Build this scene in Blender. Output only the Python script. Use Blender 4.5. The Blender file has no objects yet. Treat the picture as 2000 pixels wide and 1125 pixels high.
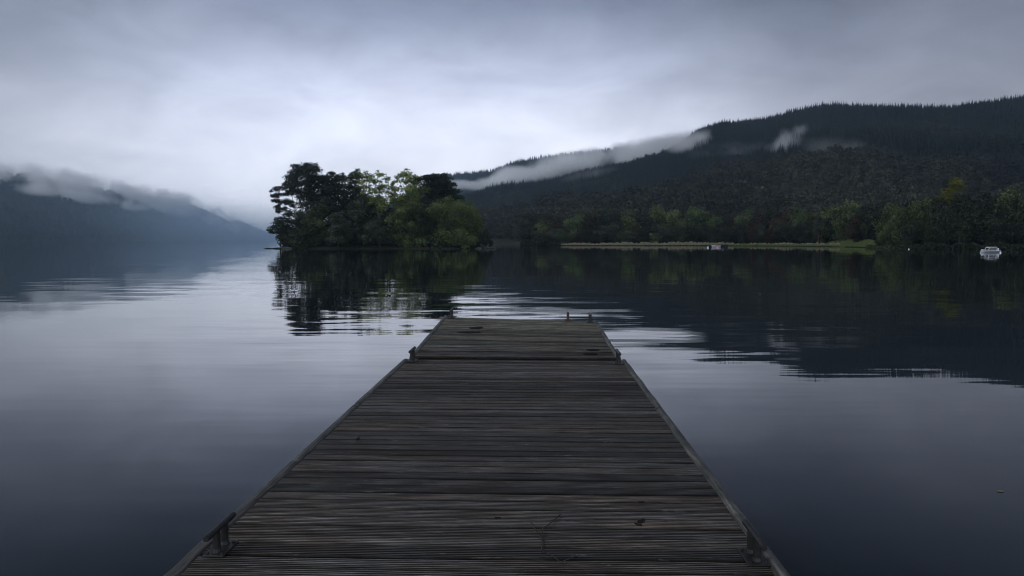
import bpy, math, random
import numpy as np
from mathutils import Vector, Matrix, noise as mnoise

R = math.radians
sc = bpy.context.scene
col = sc.collection
random.seed(7)

# ------------------------------------------------------------------ camera
PITCH = 3.665
F = 1444.0                      # focal length in pixels of the 2000 px wide photograph
CAMZ = 2.1
cam = bpy.data.cameras.new("Camera")
cam.sensor_width = 36.0
cam.lens = F / 2000.0 * 36.0
cam.clip_start = 0.05
cam.clip_end = 30000.0
camo = bpy.data.objects.new("Camera", cam)
camo.location = (0, 0, CAMZ)
camo.rotation_euler = (R(90 - PITCH), 0, 0)
col.objects.link(camo)
sc.camera = camo

# ------------------------------------------------------------------ world and sun
SUN_EL, SUN_AZ = 42.0, -105.0     # the veiled sun: off to the left, a little behind the viewer
world = bpy.data.worlds.new("World")
sc.world = world
world.use_nodes = True
wt = world.node_tree
wt.nodes.clear()
WN = wt.nodes.new
WL = wt.links.new
w_out = WN("ShaderNodeOutputWorld")
w_bg = WN("ShaderNodeBackground")
w_bg2 = WN("ShaderNodeBackground")
w_add = WN("ShaderNodeAddShader")
sky = WN("ShaderNodeTexSky")
sky.sky_type = 'NISHITA'
sky.sun_disc = False
sky.sun_elevation = R(SUN_EL)
sky.sun_rotation = R(SUN_AZ)
WL(sky.outputs[0], w_bg2.inputs[0])
w_bg2.inputs[1].default_value = 0.004        # what little blue sky comes through the cloud
tc = WN("ShaderNodeTexCoord")
sep = WN("ShaderNodeSeparateXYZ")
WL(tc.outputs['Generated'], sep.inputs[0])
# cloud structure bends the elevation a little so bands are not ruler straight
def wmath(op, a, b=None, clamp=False):
    n = WN("ShaderNodeMath"); n.operation = op; n.use_clamp = clamp
    for i, v in enumerate((a, b)):
        if v is None: continue
        if isinstance(v, (int, float)): n.inputs[i].default_value = v
        else: WL(v, n.inputs[i])
    return n.outputs[0]
mp = WN("ShaderNodeMapping"); mp.inputs['Scale'].default_value = (1.0, 1.0, 2.3)
mp.inputs['Rotation'].default_value = (0, R(9), 0)
WL(tc.outputs['Generated'], mp.inputs[0])
n1 = WN("ShaderNodeTexNoise"); n1.inputs['Scale'].default_value = 2.3; n1.inputs['Detail'].default_value = 5
n1.inputs['Roughness'].default_value = 0.5
WL(mp.outputs[0], n1.inputs['Vector'])
n2 = WN("ShaderNodeTexNoise"); n2.inputs['Scale'].default_value = 6.0; n2.inputs['Detail'].default_value = 6
n2.inputs['Roughness'].default_value = 0.55; n2.inputs['Distortion'].default_value = 0.4
WL(mp.outputs[0], n2.inputs['Vector'])
d1 = wmath('MULTIPLY', wmath('SUBTRACT', n1.outputs['Fac'], 0.5), 0.12)
zz = wmath('ADD', sep.outputs[2], d1)
ramp = WN("ShaderNodeValToRGB")
WL(zz, ramp.inputs[0])
cr = ramp.color_ramp
stops = [(0.0, (0.76, 0.775, 0.835)), (0.06, (0.725, 0.742, 0.815)), (0.13, (0.56, 0.583, 0.675)),
         (0.21, (0.335, 0.362, 0.455)), (0.30, (0.158, 0.180, 0.250)), (0.36, (0.076, 0.088, 0.120)), (0.43, (0.028, 0.033, 0.048)), (0.62, (0.10, 0.113, 0.14)), (1.0, (0.125, 0.138, 0.17))]
SKY_GAIN = 2.22
cr.elements[0].position, cr.elements[0].color = stops[0][0], stops[0][1] + (1,)
cr.elements[1].position, cr.elements[1].color = stops[-1][0], stops[-1][1] + (1,)
for p, c in stops[1:-1]:
    e = cr.elements.new(p); e.color = c + (1,)
# brighter towards the gap in the cloud over the far end of the lake
dt = WN("ShaderNodeVectorMath"); dt.operation = 'DOT_PRODUCT'
cdir = Vector((-0.11, 1.0, 0.0)).normalized()
dt.inputs[1].default_value = cdir
WL(tc.outputs['Generated'], dt.inputs[0])
# ... raised again behind the viewer to light tree fronts and mist; darkest at either side
mr = WN("ShaderNodeFloatCurve")
cv = mr.mapping.curves[0]
for p_, v_ in [(0.15, 0.92), (0.35, 0.62), (0.60, 0.22), (0.87, 0.165), (0.93, 0.235), (0.955, 0.33), (0.98, 0.46)]:
    cv.points.new(p_, v_)
cv.points[0].location = (0.0, 1.0); cv.points[-1].location = (1.0, 0.5)
mr.mapping.update()
WL(wmath('ADD', wmath('MULTIPLY', dt.outputs['Value'], 0.5), 0.5), mr.inputs['Value'])
mr2 = WN("ShaderNodeMapRange")
mr2.inputs['From Min'].default_value = 0.3; mr2.inputs['From Max'].default_value = 0.7
mr2.inputs['To Min'].default_value = 0.84; mr2.inputs['To Max'].default_value = 1.16
WL(n2.outputs['Fac'], mr2.inputs['Value'])
fac = wmath('MULTIPLY', mr.outputs[0], mr2.outputs[0])
WL(ramp.outputs[0], w_bg.inputs[0])
WL(wmath('MULTIPLY', fac, SKY_GAIN * 2.0), w_bg.inputs[1])
WL(w_bg.outputs[0], w_add.inputs[0]); WL(w_bg2.outputs[0], w_add.inputs[1])
WL(w_add.outputs[0], w_out.inputs[0])

sun = bpy.data.lights.new("Sun", 'SUN')
sun.energy = 1.5
sun.angle = R(20)
sun.color = (0.94, 0.97, 1.0)
suno = bpy.data.objects.new("Sun", sun)
suno.rotation_euler = Vector((-math.sin(R(SUN_AZ)) * math.cos(R(SUN_EL)), -math.cos(R(SUN_AZ)) * math.cos(R(SUN_EL)), -math.sin(R(SUN_EL)))).to_track_quat('-Z', 'Y').to_euler()
suno.location = (-50, 50, 100)
col.objects.link(suno)

sc.view_settings.view_transform = 'Standard'
sc.view_settings.look = 'None'
sc.view_settings.exposure = 0.0
sc.view_settings.gamma = 1.0
sc.view_settings.use_curve_mapping = False
sc.cycles.volume_bounces = 10
sc.cycles.max_bounces = 12
sc.cycles.filter_width = 1.1
sc.cycles.diffuse_bounces = 2
sc.cycles.glossy_bounces = 3
sc.cycles.transmission_bounces = 2
sc.cycles.volume_step_rate = 1.0
sc.cycles.volume_max_steps = 128
sc.cycles.use_denoising = True

# ------------------------------------------------------------------ helpers
def tag(o, label=None, cat=None, group=None, kind=None):
    if label: o['label'] = label
    if cat: o['category'] = cat
    if group: o['group'] = group
    if kind: o['kind'] = kind
    return o

def empty(name, loc=(0, 0, 0), rz=0.0):
    o = bpy.data.objects.new(name, None)
    o.empty_display_size = 0.2
    o.location = loc
    o.rotation_euler = (0, 0, rz)
    col.objects.link(o)
    return o

def mesh_obj(name, verts, faces, mat, parent=None, smooth=False, attrs=None):
    me = bpy.data.meshes.new(name)
    me.from_pydata([tuple(v) for v in verts], [], [tuple(f) for f in faces])
    return finish(name, me, mat, parent, smooth, attrs)

def finish(name, me, mat, parent=None, smooth=False, attrs=None):
    if attrs:
        for k, vals in attrs.items():
            a = me.attributes.new(k, 'FLOAT', 'FACE')
            a.data.foreach_set('value', np.asarray(vals, dtype=np.float32))
    if smooth:
        me.polygons.foreach_set('use_smooth', [True] * len(me.polygons))
    if mat: me.materials.append(mat)
    me.update()
    o = bpy.data.objects.new(name, me)
    col.objects.link(o)
    if parent: o.parent = parent
    return o

def quads_mesh(name, V, tint):
    """V: n x 4 x 3 array of quads -> mesh with a float face attribute."""
    n = len(V)
    me = bpy.data.meshes.new(name)
    me.vertices.add(n * 4); me.loops.add(n * 4); me.polygons.add(n)
    me.vertices.foreach_set('co', V.reshape(-1).astype(np.float32))
    me.loops.foreach_set('vertex_index', np.arange(n * 4, dtype=np.int32))
    me.polygons.foreach_set('loop_start', np.arange(0, n * 4, 4, dtype=np.int32))
    me.polygons.foreach_set('loop_total', np.full(n, 4, dtype=np.int32))
    me.update(calc_edges=True)
    a = me.attributes.new('tint', 'FLOAT', 'FACE')
    a.data.foreach_set('value', tint.astype(np.float32))
    return me

class MB:
    """Collects solid shapes into one mesh."""
    def __init__(self): self.v = []; self.f = []; self.a = []
    def add(self, vs, fs, a=0.0):
        k = len(self.v)
        self.v += [Vector(p) for p in vs]
        self.f += [tuple(i + k for i in f) for f in fs]
        self.a += [a] * len(fs)
    def box(self, x0, x1, y0, y1, z0, z1, a=0.0, b=0.0):
        if b <= 0:
            vs = [(x, y, z) for z in (z0, z1) for y in (y0, y1) for x in (x0, x1)]
            self.add(vs, [(0, 2, 3, 1), (4, 5, 7, 6), (0, 1, 5, 4), (2, 6, 7, 3), (0, 4, 6, 2), (1, 3, 7, 5)], a)
        else:
            rings = []
            for (z, i) in ((z0, b), (z0 + b, 0), (z1 - b, 0), (z1, b)):
                rings.append([(x0 + i, y0 + b, z), (x0 + b, y0 + i, z), (x1 - b, y0 + i, z), (x1 - i, y0 + b, z),
                              (x1 - i, y1 - b, z), (x1 - b, y1 - i, z), (x0 + b, y1 - i, z), (x0 + i, y1 - b, z)])
            vs = [p for r in rings for p in r]
            fs = []
            for k in range(3):
                for j in range(8):
                    fs.append((k * 8 + j, k * 8 + (j + 1) % 8, k * 8 + 8 + (j + 1) % 8, k * 8 + 8 + j))
            fs.append(tuple(range(7, -1, -1))); fs.append(tuple(range(24, 32)))
            self.add(vs, fs, a)
    def tube(self, pts, rads, n=8, a=0.0, caps=True):
        pts = [Vector(p) for p in pts]
        vs = []
        up = Vector((0.02, 0.03, 1)).normalized()
        for i, p in enumerate(pts):
            d = (pts[min(i + 1, len(pts) - 1)] - pts[max(i - 1, 0)])
            d = d.normalized() if d.length > 1e-9 else Vector((0, 0, 1))
            s = d.cross(Vector((1, 0.01, 0)) if abs(d.z) > 0.9 else up).normalized()
            t = d.cross(s)
            for k in range(n):
                w = 2 * math.pi * k / n
                vs.append(p + (s * math.cos(w) + t * math.sin(w)) * rads[i])
        fs = []
        for i in range(len(pts) - 1):
            for k in range(n):
                fs.append((i * n + k, i * n + (k + 1) % n, (i + 1) * n + (k + 1) % n, (i + 1) * n + k))
        if caps:
            fs.append(tuple(range(n - 1, -1, -1)))
            fs.append(tuple(range((len(pts) - 1) * n, len(pts) * n)))
        self.add(vs, fs, a)
    def ball(self, c, rx, ry, rz, nu=12, nv=8, a=0.0):
        c = Vector(c); vs = [c + Vector((0, 0, -rz))]
        for j in range(1, nv):
            th = math.pi * j / nv
            for i in range(nu):
                ph = 2 * math.pi * i / nu
                vs.append(c + Vector((rx * math.sin(th) * math.cos(ph), ry * math.sin(th) * math.sin(ph), -rz * math.cos(th))))
        vs.append(c + Vector((0, 0, rz)))
        fs = [(0, 1 + (i + 1) % nu, 1 + i) for i in range(nu)]
        for j in range(nv - 2):
            for i in range(nu):
                k = 1 + j * nu
                fs.append((k + i, k + (i + 1) % nu, k + nu + (i + 1) % nu, k + nu + i))
        k = 1 + (nv - 2) * nu
        fs += [(k + i, k + (i + 1) % nu, len(vs) - 1) for i in range(nu)]
        self.add(vs, fs, a)
    def build(self, name, mat, parent=None, smooth=False):
        return mesh_obj(name, self.v, self.f, mat, parent, smooth, {'tint': self.a})

def interp(x, pts):
    if x <= pts[0][0]: return pts[0][1]
    for (a, va), (b, vb) in zip(pts, pts[1:]):
        if x <= b:
            t = (x - a) / (b - a)
            return va + (vb - va) * t
    return pts[-1][1]

HOR = 470.0
def at(px, py, Y):
    """the point seen at pixel (px, py) of the photograph, Y metres ahead"""
    return Vector(((px - 1000.0) / F * Y, Y, CAMZ + (HOR - py) / F * Y))

# ------------------------------------------------------------------ materials
def new_mat(name):
    m = bpy.data.materials.new(name)
    m.use_nodes = True
    nt = m.node_tree
    b = nt.nodes.get('Principled BSDF')
    return m, nt, b

def N(nt, t, **kw):
    n = nt.nodes.new(t)
    for k, v in kw.items():
        if k in n.inputs: n.inputs[k].default_value = v
        else: setattr(n, k, v)
    return n

def M(nt, op, a, b=None, c=None, clamp=False):
    n = nt.nodes.new('ShaderNodeMath'); n.operation = op; n.use_clamp = clamp
    for i, v in enumerate((a, b, c)):
        if v is None: continue
        if isinstance(v, (int, float)): n.inputs[i].default_value = v
        else: nt.links.new(v, n.inputs[i])
    return n.outputs[0]

def ramp_node(nt, fac, stops):
    r = nt.nodes.new('ShaderNodeValToRGB')
    nt.links.new(fac, r.inputs[0])
    e = r.color_ramp.elements
    e[0].position, e[0].color = stops[0][0], tuple(stops[0][1]) + (1,)
    e[1].position, e[1].color = stops[-1][0], tuple(stops[-1][1]) + (1,)
    for p, c in stops[1:-1]:
        k = e.new(p); k.color = tuple(c) + (1,)
    return r.outputs[0]

def mixc(nt, fac, a, b, mode='MIX'):
    n = nt.nodes.new('ShaderNodeMix'); n.data_type = 'RGBA'; n.blend_type = mode
    if isinstance(fac, (int, float)): n.inputs[0].default_value = fac
    else: nt.links.new(fac, n.inputs[0])
    for i, v in ((6, a), (7, b)):
        if isinstance(v, tuple): n.inputs[i].default_value = tuple(v) + (1,)
        else: nt.links.new(v, n.inputs[i])
    return n.outputs[2]

def mat_simple(name, c, rough=0.7, spec=0.4, metal=0.0, var=0.25, scale=6.0):
    m, nt, b = new_mat(name)
    t = N(nt, 'ShaderNodeTexCoord')
    n = N(nt, 'ShaderNodeTexNoise', Scale=scale, Detail=5.0)
    nt.links.new(t.outputs['Object'], n.inputs['Vector'])
    cc = ramp_node(nt, n.outputs['Fac'], [(0.3, tuple(x * (1 - var) for x in c)), (0.7, tuple(min(1, x * (1 + var)) for x in c))])
    nt.links.new(cc, b.inputs['Base Color'])
    b.inputs['Roughness'].default_value = rough
    b.inputs['Specular IOR Level'].default_value = spec
    b.inputs['Metallic'].default_value = metal
    return m

def mat_leaf(name, dark, mid, light, trans=0.25, rough=0.6):
    """foliage: leaf to leaf and bough to bough colour, thin leaves let some light through"""
    m, nt, b = new_mat(name)
    at_ = N(nt, 'ShaderNodeAttribute', attribute_name='tint')
    oi = N(nt, 'ShaderNodeObjectInfo')
    v = M(nt, 'ADD', M(nt, 'MULTIPLY', at_.outputs['Fac'], 0.85), M(nt, 'MULTIPLY', oi.outputs['Random'], 0.15))
    c = ramp_node(nt, v, [(0.1, dark), (0.5, mid), (0.92, light)])
    nt.links.new(c, b.inputs['Base Color'])
    b.inputs['Roughness'].default_value = rough
    b.inputs['Specular IOR Level'].default_value = 0.25
    tr = N(nt, 'ShaderNodeBsdfTranslucent')
    nt.links.new(c, tr.inputs[0])
    mx = N(nt, 'ShaderNodeMixShader')
    mx.inputs[0].default_value = trans
    nt.links.new(b.outputs[0], mx.inputs[1]); nt.links.new(tr.outputs[0], mx.inputs[2])
    nt.links.new(mx.outputs[0], nt.nodes['Material Output'].inputs[0])
    return m

def mat_forest(name, cols, trans=0.1):
    """woods: every tree its own tint, stands of one kind share a hue"""
    m, nt, b = new_mat(name)
    oi = N(nt, 'ShaderNodeObjectInfo')
    at_ = N(nt, 'ShaderNodeAttribute', attribute_name='tint')
    nz = N(nt, 'ShaderNodeTexNoise', Scale=0.006, Detail=3.0)
    nt.links.new(oi.outputs['Location'], nz.inputs['Vector'])
    v = M(nt, 'ADD', M(nt, 'MULTIPLY', oi.outputs['Random'], 0.36), M(nt, 'MULTIPLY', at_.outputs['Fac'], 0.08))
    v = M(nt, 'ADD', v, M(nt, 'MULTIPLY', M(nt, 'SUBTRACT', nz.outputs['Fac'], 0.38), 1.5))
    k = len(cols)
    c = ramp_node(nt, v, [(0.05 + 0.9 * i / (k - 1), cc) for i, cc in enumerate(cols)])
    nt.links.new(c, b.inputs['Base Color'])
    b.inputs['Roughness'].default_value = 0.8
    b.inputs['Specular IOR Level'].default_value = 0.15
    return m

M_bark = mat_simple('bark', (0.055, 0.045, 0.038), 0.9, 0.2, scale=3)
M_pinebark = mat_simple('pine_bark', (0.10, 0.06, 0.04), 0.9, 0.2, scale=3)
M_pine = mat_leaf('pine_needles', (0.0080, 0.0144, 0.0112), (0.0160, 0.0272, 0.0176), (0.0320, 0.0464, 0.0256), 0.1)
M_pinegreen = mat_leaf('pine_needles_green', (0.010, 0.017, 0.008), (0.030, 0.050, 0.022), (0.085, 0.132, 0.050), 0.12)
M_lime = mat_leaf('lime_green_leaves', (0.0434, 0.0628, 0.0174), (0.1447, 0.1928, 0.0529), (0.3470, 0.4145, 0.1447), 0.45)
M_olive = mat_leaf('olive_leaves', (0.0188, 0.0265, 0.0091), (0.0669, 0.0912, 0.0314), (0.1813, 0.2335, 0.0781), 0.3)
M_green = mat_leaf('green_leaves', (0.0125, 0.0190, 0.0087), (0.0433, 0.0623, 0.0261), (0.1278, 0.1745, 0.0672), 0.3)
M_grey = mat_leaf('grey_green_leaves', (0.011, 0.016, 0.009), (0.033, 0.045, 0.026), (0.085, 0.108, 0.066), 0.3)
M_fresh = mat_leaf('fresh_green_leaves', (0.0218, 0.0337, 0.0119), (0.0545, 0.0792, 0.0277), (0.1237, 0.1634, 0.0594), 0.35)
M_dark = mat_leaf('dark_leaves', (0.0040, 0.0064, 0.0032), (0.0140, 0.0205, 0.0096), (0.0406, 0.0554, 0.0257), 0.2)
M_brown = mat_leaf('russet_leaves', (0.0104, 0.0067, 0.0037), (0.0330, 0.0218, 0.0114), (0.0813, 0.0578, 0.0272), 0.3)
M_yellow = mat_leaf('yellow_leaves', (0.0600, 0.0660, 0.0084), (0.1260, 0.1320, 0.0180), (0.2160, 0.2160, 0.0360), 0.45)
M_pale = mat_leaf('pale_leaves', (0.0960, 0.1120, 0.0720), (0.1600, 0.1840, 0.1200), (0.2560, 0.2800, 0.1920), 0.3)
M_conif = mat_forest('conifer_forest', [(0.0066, 0.0102, 0.0082), (0.0117, 0.0158, 0.0122), (0.0173, 0.0224, 0.0158), (0.0281, 0.0326, 0.0209)])
M_broad = mat_forest('broadleaf_forest', [(0.0105, 0.0129, 0.0093), (0.0192, 0.0215, 0.0143), (0.0288, 0.0298, 0.0202), (0.0408, 0.0458, 0.0265), (0.0553, 0.0626, 0.0408)])
M_rock = mat_simple('shore_rock', (0.035, 0.036, 0.034), 0.8, 0.3, var=0.5, scale=1.2)

def mat_ground():
    m, nt, b = new_mat('ground')
    t = N(nt, 'ShaderNodeTexCoord')
    n = N(nt, 'ShaderNodeTexNoise', Scale=0.05, Detail=8.0)
    nt.links.new(t.outputs['Object'], n.inputs['Vector'])
    c = ramp_node(nt, n.outputs['Fac'], [(0.3, (0.008, 0.010, 0.006)), (0.55, (0.015, 0.017, 0.010)), (0.8, (0.026, 0.024, 0.016))])
    nt.links.new(c, b.inputs['Base Color'])
    b.inputs['Roughness'].default_value = 0.95
    b.inputs['Specular IOR Level'].default_value = 0.1
    return m
M_ground = mat_ground()

def mat_water():
    m, nt, b = new_mat('water')
    L = nt.links.new
    b.inputs['Base Color'].default_value = (0.006, 0.009, 0.013, 1)
    b.inputs['IOR'].default_value = 1.36
    b.inputs['Roughness'].default_value = 0.02
    t = N(nt, 'ShaderNodeTexCoord')
    def wave(sx, sy, detail, seed, rot=0.0, rough=0.5, dist=0.0):
        mp_ = N(nt, 'ShaderNodeMapping')
        mp_.inputs['Scale'].default_value = (sx, sy, 1)
        mp_.inputs['Rotation'].default_value = (0, 0, rot)
        mp_.inputs['Location'].default_value = (seed * 17.3, seed * 31.7, 0)
        L(t.outputs['Object'], mp_.inputs[0])
        n = N(nt, 'ShaderNodeTexNoise', Scale=1.0, Detail=detail, Roughness=rough, Distortion=dist)
        n.noise_dimensions = '2D'
        L(mp_.outputs[0], n.inputs['Vector'])
        return M(nt, 'SUBTRACT', n.outputs['Fac'], 0.5)
    # where the breeze touches the lake
    patch = wave(0.020, 0.055, 3, 1)
    pm = N(nt, 'ShaderNodeMapRange'); pm.interpolation_type = 'SMOOTHSTEP'
    pm.inputs['From Min'].default_value = -0.04; pm.inputs['From Max'].default_value = 0.16
    pm.inputs['To Min'].default_value = 0.26; pm.inputs['To Max'].default_value = 1.0
    L(patch, pm.inputs['Value'])
    # the jetty end stirs rings of its own (distance from the far corner of the jetty)
    vd = N(nt, 'ShaderNodeVectorMath', operation='DISTANCE')
    L(t.outputs['Object'], vd.inputs[0]); vd.inputs[1].default_value = (1.0, 19.5, 0)
    ring = N(nt, 'ShaderNodeMapRange'); ring.interpolation_type = 'SMOOTHSTEP'
    ring.inputs['From Min'].default_value = 3.0; ring.inputs['From Max'].default_value = 13.0
    ring.inputs['To Min'].default_value = 1.0; ring.inputs['To Max'].default_value = 0.0
    L(vd.outputs['Value'], ring.inputs['Value'])
    amp = M(nt, 'ADD', pm.outputs[0], M(nt, 'MULTIPLY', ring.outputs[0], 1.6))
    # swell running across the view, finer ripples on it
    w1 = wave(0.16, 0.75, 2, 2, R(2))
    w2 = wave(0.55, 3.2, 2, 3, R(-4))
    w3 = wave(0.05, 0.20, 2, 5, R(5))
    sy = M(nt, 'ADD', M(nt, 'MULTIPLY', w1, 0.030), M(nt, 'MULTIPLY', w2, 0.020))
    sy = M(nt, 'MULTIPLY', sy, amp)
    sy = M(nt, 'ADD', sy, M(nt, 'MULTIPLY', w3, 0.006))
    w4 = wave(0.22, 4.5, 3, 7, R(3), 0.6)
    sy = M(nt, 'ADD', sy, M(nt, 'MULTIPLY', w4, 0.009))
    wx = wave(0.5, 1.6, 2, 4)
    sx = M(nt, 'MULTIPLY', M(nt, 'MULTIPLY', wx, 0.012), amp)
    cb = N(nt, 'ShaderNodeCombineXYZ'); cb.inputs[2].default_value = 1.0
    L(sx, cb.inputs[0]); L(sy, cb.inputs[1])
    nm = N(nt, 'ShaderNodeVectorMath', operation='NORMALIZE')
    L(cb.outputs[0], nm.inputs[0])
    L(nm.outputs[0], b.inputs['Normal'])
    return m
M_water = mat_water()

def mat_deck():
    """grooved softwood boards, weathered grey, wet"""
    m, nt, b = new_mat('deck_wood')
    L = nt.links.new
    t = N(nt, 'ShaderNodeTexCoord')
    a = N(nt, 'ShaderNodeAttribute', attribute_name='tint')
    mp_ = N(nt, 'ShaderNodeMapping'); mp_.inputs['Scale'].default_value = (2.6, 38, 10)
    L(t.outputs['Object'], mp_.inputs[0])
    off = N(nt, 'ShaderNodeCombineXYZ'); L(M(nt, 'MULTIPLY', a.outputs['Fac'], 37.0), off.inputs[0])
    av = N(nt, 'ShaderNodeVectorMath', operation='ADD'); L(mp_.outputs[0], av.inputs[0]); L(off.outputs[0], av.inputs[1])
    g = N(nt, 'ShaderNodeTexNoise', Scale=1.0, Detail=9.0, Roughness=0.72, Distortion=0.9)
    L(av.outputs[0], g.inputs['Vector'])
    mp2 = N(nt, 'ShaderNodeMapping'); mp2.inputs['Scale'].default_value = (0.9, 4.0, 1)
    L(t.outputs['Object'], mp2.inputs[0])
    av2 = N(nt, 'ShaderNodeVectorMath', operation='ADD'); L(mp2.outputs[0], av2.inputs[0]); L(off.outputs[0], av2.inputs[1])
    blot = N(nt, 'ShaderNodeTexNoise', Scale=1.0, Detail=6.0, Roughness=0.6)
    L(av2.outputs[0], blot.inputs['Vector'])
    base = ramp_node(nt, g.outputs['Fac'], [(0.33, (0.014, 0.0115, 0.0095)), (0.47, (0.045, 0.038, 0.032)), (0.57, (0.092, 0.084, 0.077)), (0.70, (0.25, 0.238, 0.226))])
    # each board its own shade
    sh = N(nt, 'ShaderNodeMapRange'); sh.inputs['To Min'].default_value = 0.30; sh.inputs['To Max'].default_value = 1.55
    L(a.outputs['Fac'], sh.inputs['Value'])
    shc = N(nt, 'ShaderNodeCombineColor')
    for i in range(3): L(sh.outputs[0], shc.inputs[i])
    c = mixc(nt, 1.0, base, shc.outputs[0], 'MULTIPLY')
    # brown heartwood areas and green algae, the far end's grazing sheen painted in with it
    br = N(nt, 'ShaderNodeMapRange'); br.inputs['From Min'].default_value = 0.48; br.inputs['From Max'].default_value = 0.62
    br.inputs['To Max'].default_value = 0.8
    L(blot.outputs['Fac'], br.inputs['Value'])
    c = mixc(nt, br.outputs[0], c, (1.10, 0.92, 0.78), 'MULTIPLY')
    n3 = N(nt, 'ShaderNodeTexNoise', Scale=0.9, Detail=4.0)
    L(t.outputs['Object'], n3.inputs['Vector'])
    sp = N(nt, 'ShaderNodeSeparateXYZ'); L(t.outputs['Object'], sp.inputs[0])
    al = N(nt, 'ShaderNodeMapRange'); al.inputs['From Min'].default_value = 9.5; al.inputs['From Max'].default_value = 14.2
    L(M(nt, 'ADD', sp.outputs[1], M(nt, 'MULTIPLY', M(nt, 'SUBTRACT', n3.outputs['Fac'], 0.5), 6.0)), al.inputs['Value'])
    c = mixc(nt, M(nt, 'MULTIPLY', al.outputs[0], 0.75), c, (2.3, 2.55, 2.15), 'MULTIPLY')
    # bleached worn flecks
    mp4 = N(nt, 'ShaderNodeMapping'); mp4.inputs['Scale'].default_value = (5.0, 26, 1)
    L(t.outputs['Object'], mp4.inputs[0])
    fl = N(nt, 'ShaderNodeTexNoise', Scale=1.0, Detail=5.0, Roughness=0.7)
    L(mp4.outputs[0], fl.inputs['Vector'])
    fm = N(nt, 'ShaderNodeMapRange'); fm.inputs['From Min'].default_value = 0.62; fm.inputs['From Max'].default_value = 0.70
    fm.inputs['To Max'].default_value = 0.45
    L(fl.outputs['Fac'], fm.inputs['Value'])
    c = mixc(nt, fm.outputs[0], c, (0.30, 0.30, 0.31))
    # shade in the grooves and along the board edges, put into the colour
    da = N(nt, 'ShaderNodeAttribute', attribute_name='groove_shade')
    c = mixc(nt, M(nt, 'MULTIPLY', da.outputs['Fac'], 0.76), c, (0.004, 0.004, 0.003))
    L(c, b.inputs['Base Color'])
    L(M(nt, 'MULTIPLY', M(nt, 'SUBTRACT', 1.0, M(nt, 'MULTIPLY', da.outputs['Fac'], 0.8)), 0.48), b.inputs['Specular IOR Level'])
    rr = N(nt, 'ShaderNodeMapRange'); rr.inputs['From Min'].default_value = 0.35; rr.inputs['From Max'].default_value = 0.65
    rr.inputs['To Min'].default_value = 0.42; rr.inputs['To Max'].default_value = 0.80
    L(blot.outputs['Fac'], rr.inputs['Value'])
    L(rr.outputs[0], b.inputs['Roughness'])
    bp = N(nt, 'ShaderNodeBump', Strength=0.8, Distance=0.003)
    L(g.outputs['Fac'], bp.inputs['Height'])
    L(bp.outputs[0], b.inputs['Normal'])
    return m
M_deck = mat_deck()

def mat_trim():
    m, nt, b = new_mat('edge_wood')
    L = nt.links.new
    t = N(nt, 'ShaderNodeTexCoord')
    mp_ = N(nt, 'ShaderNodeMapping'); mp_.inputs['Scale'].default_value = (45, 2.2, 20)
    L(t.outputs['Object'], mp_.inputs[0])
    g = N(nt, 'ShaderNodeTexNoise', Scale=1.0, Detail=8.0, Roughness=0.65, Distortion=0.5)
    L(mp_.outputs[0], g.inputs['Vector'])
    n2_ = N(nt, 'ShaderNodeTexNoise', Scale=3.0, Detail=5.0)
    L(t.outputs['Object'], n2_.inputs['Vector'])
    c = ramp_node(nt, g.outputs['Fac'], [(0.3, (0.014, 0.0125, 0.011)), (0.5, (0.048, 0.044, 0.038)), (0.75, (0.17, 0.16, 0.15))])
    f = N(nt, 'ShaderNodeMapRange'); f.inputs['From Min'].default_value = 0.42; f.inputs['From Max'].default_value = 0.6
    L(n2_.outputs['Fac'], f.inputs['Value'])
    c = mixc(nt, f.outputs[0], c, (0.42, 0.46, 0.40), 'MULTIPLY')
    L(c, b.inputs['Base Color'])
    b.inputs['Roughness'].default_value = 0.6
    bp = N(nt, 'ShaderNodeBump', Strength=0.8, Distance=0.006)
    L(g.outputs['Fac'], bp.inputs['Height'])
    L(bp.outputs[0], b.inputs['Normal'])
    return m
M_trim = mat_trim()
M_beam = mat_simple('wet_beam', (0.035, 0.03, 0.026), 0.6, 0.4, var=0.4)
M_float = mat_simple('float_plastic', (0.02, 0.02, 0.022), 0.5, 0.4)
M_iron = mat_simple('wet_iron', (0.009, 0.0085, 0.008), 0.5, 0.35, var=0.5, scale=30)
M_rust = mat_simple('rusty_iron', (0.035, 0.016, 0.012), 0.7, 0.4, var=0.5, scale=30)
M_white = mat_simple('white_paint', (0.62, 0.63, 0.65), 0.35, 0.5, var=0.08, scale=3)
M_greyhull = mat_simple('grey_hull', (0.27, 0.28, 0.30), 0.4, 0.5, var=0.12, scale=3)
M_darkpaint = mat_simple('dark_paint', (0.02, 0.022, 0.03), 0.4, 0.5)
M_pink = mat_simple('pink_buoy', (0.72, 0.22, 0.28), 0.4, 0.5, var=0.08)
M_puddle, _nt, _b = new_mat('damp_wood')
_b.inputs['Base Color'].default_value = (0.006, 0.006, 0.006, 1); _b.inputs['Roughness'].default_value = 0.9
_b.inputs['Specular IOR Level'].default_value = 0.08
M_glass, _nt, _b = new_mat('dark_glass')
_b.inputs['Base Color'].default_value = (0.008, 0.01, 0.012, 1); _b.inputs['Roughness'].default_value = 0.08

# ------------------------------------------------------------------ water
wv = []
S = 14000
w = mesh_obj('water', [(-S, -S, 0), (S, -S, 0), (S, S, 0), (-S, S, 0)], [(0, 1, 2, 3)], M_water)
tag(w, kind='structure')

# ------------------------------------------------------------------ hills
def fbm(x, y, s, seed=0.0, oct=4):
    return mnoise.fractal(Vector((x / s, y / s, seed)), 1.0, 2.0, oct)

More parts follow.
